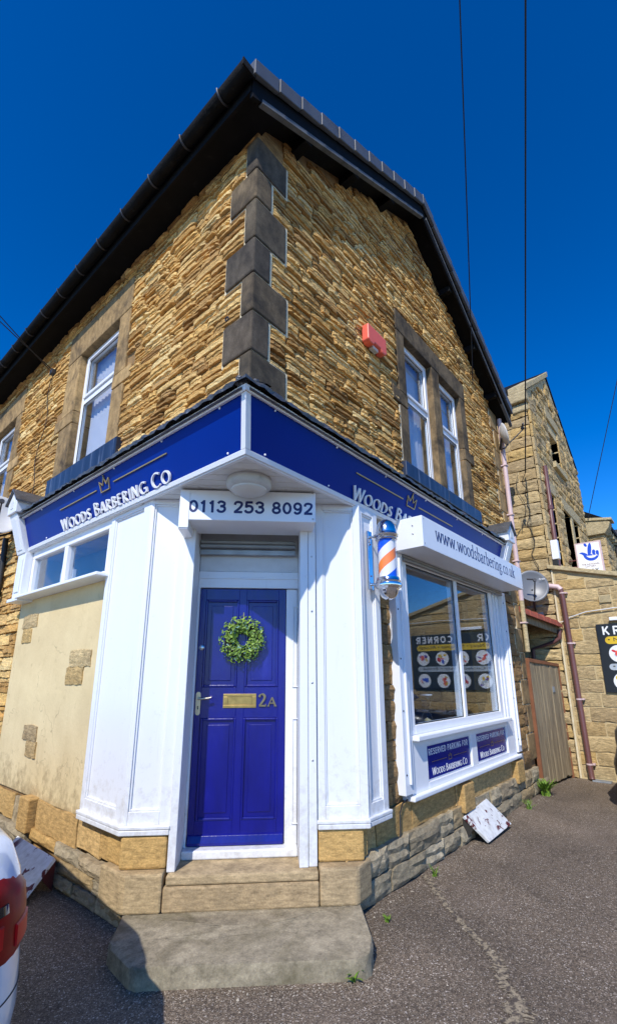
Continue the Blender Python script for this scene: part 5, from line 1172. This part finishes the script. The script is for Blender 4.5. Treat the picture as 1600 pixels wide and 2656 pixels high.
# poster
PO = thing('shop_poster', 'black shop poster lettered KR with round product pictures', 'sign', K.p(.6, .04, 1.33))
pY0, pY1 = 1.385, -.36
MB().box(K, pY1, pY0, .035, .05, 1.33, 2.41).build('board', 'signblack', PO, bevel=.002)
pk = lambda x, z, d: K.p(pY0-x, .05+d, 1.33+z)
letters('KR', SANS, lambda x, z, d: pk(.075+x, .905+z, d), .135, .18, 0, 0, .0015, 'letterwhite', PO, track=.25, total=.30, base=.0003); letters('CORNER', SANS, lambda x, z, d: pk(.84+x, .905+z, d), .135, .18, 0, 0, .0015, 'letterwhite', PO, track=.2, total=.82, base=.0003)
def pill(mb, x0, x1, z0, z1, d):
    r_ = (z1-z0)/2; pts = [(x0+r_+r_*math.cos(a), z0+r_+r_*math.sin(a)) for a in [math.pi/2+math.pi*i/10 for i in range(11)]]+[(x1-r_+r_*math.cos(a), z0+r_+r_*math.sin(a)) for a in [-math.pi/2+math.pi*i/10 for i in range(11)]]
    return plate(mb, pk, pts, .0002, d)
pill(MB(), .10, 1.62, .755, .875, .0012).build('yellow_band', 'yellow', PO); fonttext('• News • Magazines • Alcohol', pk, .14, 1.56, .775, .855, 'black', PO, bold=.012, base=.0012, depth=.001)
pill(MB(), .10, 1.62, .345, .445, .0012).build('grey_band', 'greyprint', PO); fonttext('• Confectionery • Bread', pk, .15, 1.50, .365, .43, 'black', PO, bold=.012, base=.0012, depth=.001)
rr = random.Random(15)
for row, zc in enumerate((.60, .17)):
    for i in range(4):
        xc = .26+i*.41
        pc = disc(MB(), pk, xc, zc, .135, .135, .0002, .0012, 32).build('product_picture', 'letterwhite', PO)
        for k in range(7):
            mb = MB(); disc(mb, pk, xc+rr.uniform(-.07, .07), zc+rr.uniform(-.07, .07), rr.uniform(.012, .05), rr.uniform(.012, .045), .0013, .0020+.0004*k, 14, rr.uniform(0, 3))
            mb.build('picture_detail', rr.choice(['redprint', 'purple', 'redprint', 'greyprint', 'lottery', 'yellow', 'alarm']), pc)
# red downpipe on the extension
RP_ = thing('downpipe', 'oxide red downpipe running down the buff extension wall', 'downpipe', K.p(1.78, .09, 0))
MB().tube([K.p(1.96, .09, 3.125), K.p(1.84, .09, 3.09), K.p(1.815, .09, 3.05), K.p(1.80, .09, 2.9), K.p(1.765, .09, .08), K.p(1.755, .11, .02)], .041, 14).build('pipe', 'redpipe', RP_, smooth=True)
MB().tube([K.p(2.0, .09, 3.13), K.p(1.85, .09, 3.095), K.p(1.812, .09, 3.04)], .046, 14).build('pipe_elbow', 'pinkpipe', RP_, smooth=True)
for z in (2.98, 2.12, 1.22, .24):
    yy = 1.765+(z-.08)/2.82*.035
    MB().lathe(K.p(yy, .09, z), [(.047, -.012), (.047, .012)], 16).build('pipe_clip', 'pinkpipe', RP_, smooth=True); MB().box(K, yy-.075, yy-.03, .0, .09, z-.012, z+.012).build('clip_ear', 'pinkpipe', RP_)
MB().box(K, 1.5, 1.75, .02, .16, -.005, .02).build('drain_slab', 'galv', RP_, bevel=.004)
# ================================================================== tall neighbour
TB = thing('tall_stone_building', 'tall buff stone house with gable behind the lean to extension', 'building', (9.0, 1.95, 0))
TX1 = 13.45; TAP = (11.2, 8.62)
def ttop(x): return 7.12+(x-9.0)*(TAP[1]-7.12)/(TAP[0]-9.0) if x < TAP[0] else TAP[1]-(x-TAP[0])*(TAP[1]-6.95)/(TX1-TAP[0])
th_ = [(9.62, 10.12, 3.7, 5.18), (10.95, 11.55, 3.6, 5.12), (11.75, 12.35, 3.6, 5.12), (10.62, 11.45, 6.12, 7.2)]
tw = wallcore(T, 9.0, TX1, 0, 6.95, [h for h in th_[:3]]+[(10.62, 11.45, 6.12, 6.95)], -.3, 0)
tw.prism([T.p(9.0, 0, 6.95), T.p(TX1, 0, 6.95), T.p(TAP[0], 0, TAP[1]), T.p(9.0, 0, 7.12)], T.V*-.3)
TWs = tw.build('street_wall', 'mortar', TB); TWs.data.materials[0] = M['mortarbuff']
rs = random.Random(41)
lay(courses(9.02, TX1, 3.0, 8.5, (.17, .22), (.2, .5), [(9.55, 10.2, 3.6, 5.45), (10.8, 12.5, 3.5, 5.42), (10.5, 11.6, 6.0, 7.45), (9.0, 9.26, 3, 7.1)], lambda x: ttop(x)-.06, rs, gap=.02), T, 0, .05, 'rock', 'buff', TWs, -1, rs=rs)
TWe = MB().box(K, 1.955, 7.0, -.3, 0, 0, 7.0).build('side_wall', 'mortar', TB); TWe.data.materials[0] = M['mortarbuff']
lay(courses(1.95, 3.4, .0, 7.0, (.18, .24), (.3, .62), [], None, rs, gap=.022), K, 0, .045, 'rock', 'buff', TWe, 1, rs=rs)
for h in th_:
    wv = MB().box(T, h[0], h[1], -.26, -.25, h[2], h[3]).build('window', 'dark', TB)
    f = MB(); f.box(T, h[0], h[0]+.05, -.24, -.2, h[2], h[3]); f.box(T, h[1]-.05, h[1], -.24, -.2, h[2], h[3]); f.box(T, h[0]+.05, h[1]-.05, -.24, -.2, h[3]-.05, h[3]); f.build('frame', 'pvc', wv)
    box('pane', 'glass', wv, T, h[0]+.05, h[1]-.05, -.23, -.225, h[2], h[3]-.05, bevel=0)
for (a, b, z) in ((9.50, 10.25, 5.18), (10.75, 12.55, 5.12), (10.45, 11.62, 7.2)): box('lintel', 'coping', TB, T, a, b, -.1, .04, z, z+.27, bevel=.01)
box('mullion', 'coping', TB, T, 11.55, 11.75, -.2, .03, 3.6, 5.12, bevel=.01); box('window_sill', 'coping', TB, T, 10.5, 11.56, -.1, .09, 5.98, 6.12, bevel=.01)
for h, s_ in ((th_[0], .13), (th_[3], .16), (th_[2], .12)):
    zz = h[2]
    while zz < h[3]-.05:
        z2 = min(zz+.3, h[3]); box('jamb_stone', 'buff', TB, T, h[1], h[1]+s_, -.2, .028, zz+.005, z2-.005, bevel=.008); zz = z2
zz = 3.4
k = 0
while zz < 6.9:
    box('quoin', 'buff', TB, T, 9.0, 9.24 if k % 2 else 9.16, -.02, .045, zz+.006, zz+.294, bevel=.014); zz += .3; k += 1
tr = MB()
tr.prism([T.p(8.88, .02, 7.08), T.p(TAP[0], .02, TAP[1]+.03), T.p(TAP[0], .02, TAP[1]+.15), T.p(8.88, .02, 7.20)], T.V*-6)
tr.prism([T.p(TAP[0], .02, TAP[1]+.03), T.p(TX1+.1, .02, 6.88), T.p(TX1+.1, .02, 7.0), T.p(TAP[0], .02, TAP[1]+.15)], T.V*-6)
TR_ = tr.build('roof', 'roof', TB)
for i in range(4):
    a = 8.86+(TAP[0]-8.86)*i/4; b = 8.86+(TAP[0]-8.86)*(i+1)/4; f_ = lambda x: 7.06+(x-8.86)*(TAP[1]-7.06)/(TAP[0]-8.86)
    MB().prism([T.p(a+.003, .07, f_(a)), T.p(b-.003, .07, f_(b)), T.p(b-.003, .07, f_(b)+.14), T.p(a+.003, .07, f_(a)+.14)], T.V*-.36).build('coping_stone', 'coping', TR_, bevel=.012)
box('kneeler_stone', 'coping', TB, K, 1.90, 2.28, -.02, .16, 6.84, 7.06, bevel=.03)
box('corbel_stone', 'coping', TB, K, 1.93, 2.22, -.02, .08, 6.66, 6.838, bevel=.03)
box('eaves_gutter', 'coping', TB, K, 2.3, 7, -.02, .16, 6.93, 7.06, bevel=.02)
TP = thing('downpipe', 'dark red downpipe on the street face of the tall house', 'downpipe', T.p(9.4, .08, 3.5))
MB().tube([T.p(9.42, .07, 5.6), T.p(9.42, .07, 4.75), T.p(9.36, .07, 4.6), T.p(9.36, .07, 3.4)], .04, 12).build('pipe', 'redpipe', TP, smooth=True)
MB().lathe(T.p(9.39, .07, 4.72), [(.052, -.04), (.052, .04)], 14).build('collar', 'redpipe', TP)
JB = thing('meter_box', 'small white meter box at the corner of the tall house', 'meter box', T.p(9.06, .1, 3.5))
MB().box(T, 9.02, 9.13, .05, .17, 3.62, 3.98).build('cover', 'pvc', JB, bevel=.012); MB().box(T, 9.04, 9.11, .045, .13, 3.52, 3.619).build('gland', 'cable', JB)
# lottery sign on a bracket
LS = thing('lottery_sign', 'white projecting lottery sign above the sloping coping', 'sign', (10.5, 1.55, 3.3))
LF = Fr((10.5, 0, 0), (0, 1, 0), (-1, 0, 0))
MB().box(LF, 1.305, 1.765, -.03, .03, 3.40, 4.20).build('light_box', 'pinkpipe', LS, bevel=.006)
MB().box(LF, 1.335, 1.735, .0305, .034, 3.43, 4.17).build('face', 'letterwhite', LS)
for z in (3.72, 3.86): MB().tube([LF.p(1.76, 0, z), LF.p(1.96, 0, z)], .012, 8).build('bracket', 'redwood', LS)
MB().box(LF, 1.93, 1.96, -.02, .02, 3.62, 3.95).build('bracket_plate', 'redwood', LS)
pz = lambda x, z, d: LF.p(1.735-x*.40, .034+d, 3.50+z*.40)
# crossed-fingers hand emblem
MB_ = MB()
plate(MB_, pz, arc(.60, 1.10, .34, .34, 180, 360, 24), .0003, .0015)                                   # palm
plate(MB_, pz, catmull([(.08, 1.21), (.20, 1.25), (.34, 1.20), (.44, 1.10), (.36, .96), (.27, 1.06), (.20, 1.15)], 6), .0003, .0016)   # thumb
disc(MB_, pz, .56, 1.34, .085, .34, .0003, .0017, 28, -.16)                                             # long finger
disc(MB_, pz, .41, 1.60, .06, .10, .0003, .0018, 18, .45)                                               # crossed finger tip
disc(MB_, pz, .73, 1.18, .075, .14, .0003, .0019, 20); disc(MB_, pz, .88, 1.14, .065, .12, .0003, .0020, 20)
MB_.build('emblem', 'lottery', LS)
sm = MB(); lo = arc(.62, 1.10, .24, .20, 200, 340, 14); up_a = [(x, .5*z+.5*1.04) for x, z in arc(.62, 1.10, .24, .10, 340, 200, 14)]
plate(sm, pz, lo+up_a, .0016, .0026)
for (cx_, cz_, rx_, rz_) in ((.73, 1.18, .095, .165), (.88, 1.14, .085, .145)): ribbon(sm, arc(cx_, cz_, rx_, rz_, 170, 280, 12), pz, 0, 0, 0, .0016, .0025, uniform=.022)
sm.build('emblem_smile', 'letterwhite', LS)
fonttext('THE NATIONAL', pz, .13, .90, .56, .64, 'redwood', LS, bold=.0); fonttext('LOTTERY', pz, .28, .74, .45, .53, 'redwood', LS)
letters('PLAY', SANS, lambda x, z, d: pz(.18+x, .21+z, d), .15, .22, 0, 0, .0015, 'black', LS, track=.12, total=.67, base=.0003); letters('HERE', SANS, lambda x, z, d: pz(.18+x, .02+z, d), .15, .22, 0, 0, .0015, 'black', LS, track=.12, total=.67, base=.0003)
# ================================================================== porch roof between the buildings
PR = thing('porch_roof', 'small red tiled lean to roof above the gate', 'roof', (8.4, 2.3, 2.4))
a, b = Vector((7.80, 2.24, 2.56)), Vector((8.985, 1.955, 2.40)); bk = Vector((.15, 1.1, .42))
MB().hexa([a, b, b+bk, a+bk]+[x+Vector((0, 0, .03)) for x in (a, b, b+bk, a+bk)]).build('decking', 'gatewood', PR)
MB().hexa([a-Vector((0, 0, .11)), b-Vector((0, 0, .11)), b-Vector((0, -.025, .11)), a-Vector((0, -.025, .11)), a, b, b+Vector((0, .025, 0)), a+Vector((0, .025, 0))]).build('fascia_board', 'gatewood', PR)
for i in range(6):
    p0 = a+(b-a)*(i/6); p1 = a+(b-a)*((i+1)/6-.012); o_ = Vector((-.03, -.09, -.045)); t_ = Vector((0, 0, .085))
    MB().hexa([p0+o_+Vector((0, 0, .031)), p1+o_+Vector((0, 0, .031)), p1+bk+Vector((0, 0, .031)), p0+bk+Vector((0, 0, .031)), p0+o_+t_+Vector((0, 0, .045)), p1+o_+t_, p1+bk+t_, p0+bk+t_+Vector((0, 0, .045))]).build('roof_tile', 'terra', PR, bevel=.008)
MB().tube([Vector((8.95, 1.93, 2.36)), Vector((8.93, 1.94, 2.22)), Vector((8.95, 2.05, 2.15)), Vector((8.96, 2.4, 2.05)), Vector((8.96, 2.45, 1.2))], .035, 10).build('porch_pipe', 'redpipe', PR, smooth=True)
# wall that closes the passage behind the gate
tag(MB().box(G, 7.76, 9.0, 3.6, 3.8, 0, 3.2).build('passage_wall', 'weather'), 'shaded stone wall closing the passage behind the gate', 'wall')
# ================================================================== far house beyond
FB = thing('far_stone_house', 'far stone house with corbelled stone gutter and black pipe', 'building', (14.5, 1.8, 0))
FX = Fr((14.6, 0, 0), (0, 1, 0), (-1, 0, 0)); FY = Fr((0, 1.70, 0), (1, 0, 0), (0, -1, 0))
fw1 = MB().box(G, 14.6, 30, 1.70, 6, 0, 5.4).build('wall', 'mortar', FB); fw1.data.materials[0] = M['mortarbuff']
rs = random.Random(51)
lay(courses(1.70, 2.3, 3, 5.4, (.18, .22), (.25, .5), [], None, rs, gap=.02), FX, 0, .04, 'rock', 'buff', fw1, 1, rs=rs)
lay(courses(14.6, 24, 3, 5.3, (.2, .25), (.3, .6), [], None, rs, gap=.02), FY, 0, .045, 'rock', 'buff', fw1, -1, limit=60, rs=rs)
MB().prism([FX.p(2.3, .12, 5.36), FX.p(1.66, .12, 5.36), FX.p(1.56, .12, 5.50), FX.p(1.50, .12, 5.66), FX.p(1.56, .12, 5.74), FX.p(2.3, .12, 5.82)], FX.V*-.4).build('gable_kneeler', 'coping', FB, bevel=.02)
MB().prism([FX.p(2.4, .16, 5.84), FX.p(1.45, .16, 5.70), FX.p(1.45, .16, 5.77), FX.p(2.4, .16, 5.93)], FX.V*-.5).build('kneeler_slab', 'coping', FB, bevel=.01)
MB().box(FY, 14.9, 30, -.1, .16, 5.56, 5.68).build('gutter', 'roof', FB)
x = 15.0
while x < 24: MB().box(FY, x, x+.12, -.05, .13, 5.40, 5.56).build('gutter_corbel', 'coping', FB, bevel=.01); x += .42
MB().prism([Vector((14.55, 1.6, 5.7)), Vector((14.55, 4, 7.2)), Vector((14.55, 4, 7.35)), Vector((14.55, 1.6, 5.8))], (15, 0, 0)).build('roof', 'roof', FB)
MB().tube([FY.p(16.4, .1, 5.9), FY.p(16.4, .1, 5.45), FY.p(16.2, .08, 5.2), FY.p(16.2, .08, 3)], .06, 10).build('waste_pipe', 'darkmetal', FB, smooth=True)

# ================================================================== cables
def wire(name, lab, a, b, sag=.1, rad=.007, n=20):
    a, b = Vector(a), Vector(b); pts = [a+(b-a)*(i/n)-Vector((0, 0, sag*4*(i/n)*(1-i/n))) for i in range(n+1)]
    return tag(MB().tube(pts, rad, 6).build(name, 'cable', smooth=True), lab, 'cable')
def cray(x, y, t):
    v = (r2*(x-800)-u2*(y-1430)+w*1197).normalized(); return Vector((0, 0, CAMZ))+v*t
wire('overhead_cable', 'thin overhead cable ending at the gable eaves', (6.40, 2.10, 5.95), cray(1186, -150, 7.5), .05)
wire('overhead_cable', 'thicker overhead cable running down to the tall stone house', (8.9, 2.12, 5.35), cray(1362, -150, 8.5), .0, .011)
wire('overhead_cable', 'upper of two thin cables at the left picture edge', (1.94, 6.45, 5.80), cray(-120, 680, 7.6), .02)
wire('overhead_cable', 'lower of two thin cables at the left picture edge', (1.94, 6.3, 5.72), cray(-120, 715, 7.6), .02)
wire('overhead_cable', 'distant overhead cable at the right picture edge', (14.4, 2.0, 5.8), cray(1660, 700, 15), .0, .009)
rr = random.Random(2)
tag(MB().tube([Vector((8.9, 2.12, 5.35))]+[Vector((8.93+rr.uniform(-.02, .02), 2.17+rr.uniform(-.05, .05), 5.2-.12*i)) for i in range(16)], .006, 6).build('drop_cable', 'cable', smooth=True), 'tangled black cable hanging down the side of the tall house', 'cable')
tag(MB().tube([Vector((8.92, 2.26+.06*math.sin(i*.7), 5.35-.1*i)) for i in range(12)], .005, 6).build('drop_cable', 'cable', smooth=True), 'looped thin black cable beside the tangled one', 'cable')
tag(MB().tube([L.p(4.02+.08*math.sin(i*.9)+.01*i, .05, 5.66-.14*i) for i in range(17)], .0045, 6).build('drop_cable', 'cable', smooth=True), 'thin black cable wandering down the eaves side wall', 'cable')

# ================================================================== weeds
def weed(lab, c, hgt, n, spread, seed, leafw=.014):
    rr_ = random.Random(seed); Wd = thing('weed', lab, 'plant', (c[0], c[1], 0), group='weeds growing along the wall foot'); mb = MB()
    for k in range(n):
        a = rr_.uniform(0, 6.28); le = rr_.uniform(.5, 1)*hgt; dx, dy = math.cos(a)*spread, math.sin(a)*spread; prev = None; side = Vector((-math.sin(a), math.cos(a), 0))
        b0 = Vector((c[0]+rr_.uniform(-.3, .3)*spread, c[1]+rr_.uniform(-.3, .3)*spread, 0)); sg = 4
        for i in range(sg+1):
            f_ = i/sg; p = b0+Vector((dx*f_*f_*rr_.uniform(.8, 1.1), dy*f_*f_, le*(f_-.35*f_*f_)*1.3)); w2 = leafw*(1-f_)**.6*(.6+.8*f_)
            cur = (p-side*w2, p+side*w2)
            if prev: mb.add([prev[0], prev[1], cur[1], cur[0]], [(0, 1, 2, 3)])
            prev = cur
    mb.build('blades', 'weed', Wd, kind='stuff', flip=False)
weed('largest green weed at the wall foot beside the gate', (7.45, 2.06), .26, 70, .15, 1)
weed('dandelion growing at the front foot of the doorstep', (2.47, 1.79), .07, 16, .07, 2, .012)
weed('sparse dry weeds against the grey plinth left of the hatch cover', (4.0, 2.05), .10, 14, .05, 3, .006)
weed('little weed where the doorstep meets the plinth', (3.12, 1.97), .05, 10, .04, 4, .008)
weed('low weed at the plinth between hatch cover and gate', (6.6, 2.05), .12, 26, .09, 5, .007)

# ================================================================== cars
def car(name, lab, paint, loc, heading, detail=True):
    C_ = thing(name, lab, 'car', (loc[0], loc[1], 0))
    h = Vector((math.cos(heading), math.sin(heading), 0)); rt = Vector((h.y, -h.x, 0)); o = Vector((loc[0], loc[1], 0))
    Lc, Wc = 4.0, 1.74
    # local: x forward from the rear bumper, y to the right
    def P(x, y, z): return o+h*x+rt*y+Vector((0, 0, z))
    prof = [(.22, .10, .10), (.30, .03, .05), (.42, .0, .015), (.55, .0, .0), (.66, .03, .0), (.74, .05, .006), (.82, .045, .012), (.92, .05, .03), (1.00, .09, .06), (1.04, .16, .10)]
    def contour(z_in, w_in, n=18, rc=.34):
        xs0, xs1, yw = z_in, Lc-z_in*1.2, Wc/2-w_in; pts = []
        for (cx_, cy_, a0) in ((xs0+rc, yw-rc, 90), (xs0+rc, -yw+rc, 180), (xs1-rc*1.3, -yw+rc, 270), (xs1-rc*1.3, yw-rc, 0)):
            for i in range(n+1):
                a = math.radians(a0+90*i/n); ex = rc*(1.3 if cx_ > 2 else 1)
                pts.append((cx_+ex*math.cos(a), cy_+rc*math.sin(a)))
        return pts
    rings = [[P(x, y, z) for x, y in contour(a, b)] for z, a, b in prof]; m = len(rings[0])
    mb = MB(); mb.add([v for r_ in rings for v in r_], [(i*m+j, i*m+(j+1) % m, (i+1)*m+(j+1) % m, (i+1)*m+j) for i in range(len(rings)-1) for j in range(m)]+[tuple(range(m)), tuple((len(rings)-1)*m+j for j in range(m))])
    body = mb.build('body', paint, C_, smooth=True)
    # bumper seam
    # greenhouse
    gp_ = [(1.03, .20, 1.05, .12), (1.20, .32, .75, .17), (1.36, .48, .95+.0, .25), (1.42, .62, 1.25, .34)]
    gr = []
    for z, r0, f0, wi in gp_:
        xs0, xs1, yw = r0, Lc-f0-.35+(.0), Wc/2-wi; rc = .22; pts = []
        for (cx_, cy_, a0) in ((xs0+rc, yw-rc, 90), (xs0+rc, -yw+rc, 180), (xs1-rc, -yw+rc, 270), (xs1-rc, yw-rc, 0)):
            for i in range(7):
                a = math.radians(a0+15*i); pts.append((cx_+rc*math.cos(a), cy_+rc*math.sin(a)))
        gr.append([P(x, y, z) for x, y in pts])
    m2 = len(gr[0]); mb = MB(); mb.add([v for r_ in gr[:3] for v in r_], [(i*m2+j, i*m2+(j+1) % m2, (i+1)*m2+(j+1) % m2, (i+1)*m2+j) for i in range(2) for j in range(m2)]); mb.build('windows', 'carglass', C_, smooth=True)
    mb = MB(); mb.add([v for r_ in gr[2:] for v in r_], [(j, (j+1) % m2, m2+(j+1) % m2, m2+j) for j in range(m2)]+[tuple(m2+j for j in range(m2))]); mb.build('roof', paint, C_, smooth=True)
    # wheels
    for x in (.72, 3.18):
        for s in (-1, 1):
            c_ = P(x, s*(Wc/2-.11), .31)
            wh = MB().lathe(c_, [(.19, -.10), (.30, -.10), (.315, -.06), (.315, .06), (.30, .10), (.19, .10)], 32, axis=rt).build('wheel', 'rubber', C_, smooth=True)
            MB().lathe(c_, [(.19, -.095), (.19, .095)], 24, axis=rt).build('rim', 'steel', wh)
    # tail lamps: patches of the body skin pushed out a little
    def skin(f, z, out):
        for k_ in range(len(prof)-1):
            if prof[k_][0] <= z <= prof[k_+1][0]: break
        t = (z-prof[k_][0])/(prof[k_+1][0]-prof[k_][0]); a = prof[k_][1]*(1-t)+prof[k_+1][1]*t; b = prof[k_][2]*(1-t)+prof[k_+1][2]*t
        rc = .34; yw = Wc/2-b; an = math.radians(90+90*f); cx_, cy_ = a+rc, yw-rc
        if f < 0: return (cx_-f*.5, yw+out)          # along the flank
        if f > 1: return (a-out, cy_-(f-1)*.5)        # along the rear
        return (cx_+(rc+out)*math.cos(an), cy_+(rc+out)*math.sin(an))
    def patch(s, f0, f1, zlo, zhi, out, nf=14, nz=8):
        mb = MB(); vs = []
        for i in range(nf+1):
            for j in range(nz+1):
                f_ = f0+(f1-f0)*i/nf; z = zlo(i/nf)+(zhi(i/nf)-zlo(i/nf))*j/nz
                e = .0 if (i in (0, nf) or j in (0, nz)) else out
                x, y = skin(f_, z, e); vs.append(P(x, s*y, z))
        mb.add(vs, [(i*(nz+1)+j, (i+1)*(nz+1)+j, (i+1)*(nz+1)+j+1, i*(nz+1)+j+1) for i in range(nf) for j in range(nz)]); return mb
    for s in (1, -1):
        tl = patch(s, .06, 1.45, lambda t: .69+.03*t, lambda t: .89+.09*math.sin(t*2.2), .014).build('tail_lamp', 'taildark', C_, smooth=True)
        patch(s, .14, .42, lambda t: .72, lambda t: .80, .020).build('lamp_reflector', 'taillight', tl, smooth=True)
        patch(s, .64, 1.38, lambda t: .90, lambda t: .965, .020).build('lamp_strip', 'taillight', tl, smooth=True)
        patch(s, .5, 1.1, lambda t: .745, lambda t: .83, .020).build('lamp_bulb', 'taillight', tl, smooth=True)
        patch(s, .44, 1.2, lambda t: .845, lambda t: .88, .019).build('lamp_divider', 'carglass', tl, smooth=True)
    MB().tube([P(x, y, .60) for x, y in contour(.014, -.001)], .0025, 6, closed=True).build('bumper_seam', 'rubber', C_)
    return C_
car('parked_car', 'white hatchback with red tail lamp at the left picture edge', 'carwhite', (-.065, 1.85), math.radians(84))
car('parked_car', 'black car whose bumper corner shows at the right picture edge', 'carblack', (7.80, -2.83), math.radians(90))

# ================================================================== loose grit along the wall foot
gm = MB(); rr = random.Random(23)
M['grit'] = leafmat('stone_grit', lin(120, 108, 92), lin(176, 164, 146), .95)
for k in range(900):
    t = rr.random()
    if t < .5: x, y = rr.uniform(3.1, 7.7), 2.10-abs(rr.gauss(0, .05))
    elif t < .62: x, y = 1.80-abs(rr.gauss(0, .08)), rr.uniform(3.1, 5)
    elif t < .8:
        f_ = rr.random(); x, y = 1.62+f_*.9-abs(rr.gauss(0, .05)), 2.60-f_*.9-abs(rr.gauss(0, .05))
    else: x, y = rr.uniform(2.2, 5.5), rr.uniform(.9, 1.95)
    s = rr.uniform(.002, .007)*(1.6 if rr.random() < .06 else 1)
    c = Vector((x, y, s*.3)); vs = [c+Vector((s*rr.uniform(.6, 1.3)*a_, s*rr.uniform(.6, 1.3)*b_, s*.7*c_)) for a_, b_, c_ in ((1, 0, 0), (0, 1, 0), (-1, 0, 0), (0, -1, 0), (0, 0, 1))]
    gm.add(vs, [(0, 1, 4), (1, 2, 4), (2, 3, 4), (3, 0, 4)])
gr_ = gm.build('loose_grit', 'grit', flip=False); gr_['kind'] = 'stuff'; gr_['label'] = 'loose pale grit scattered along the wall foot and tarmac'; gr_['category'] = 'grit'

GROUPS = {'overhead_cable': 'overhead cables', 'drop_cable': 'cables hanging on the walls', 'satellite_dish': 'satellite dishes', 'downpipe': 'downpipes on the walls', 'hatch_cover': 'hatch covers leaning at the plinth', 'fascia_sign': 'fascia signs round the corner', 'roller_shutter': 'roller shutter housings', 'parked_car': 'parked cars'}
for o in scene.objects:
    k = o.name.split('.')[0]
    if o.parent is None and k in GROUPS and 'category' in o: o['group'] = GROUPS[k]
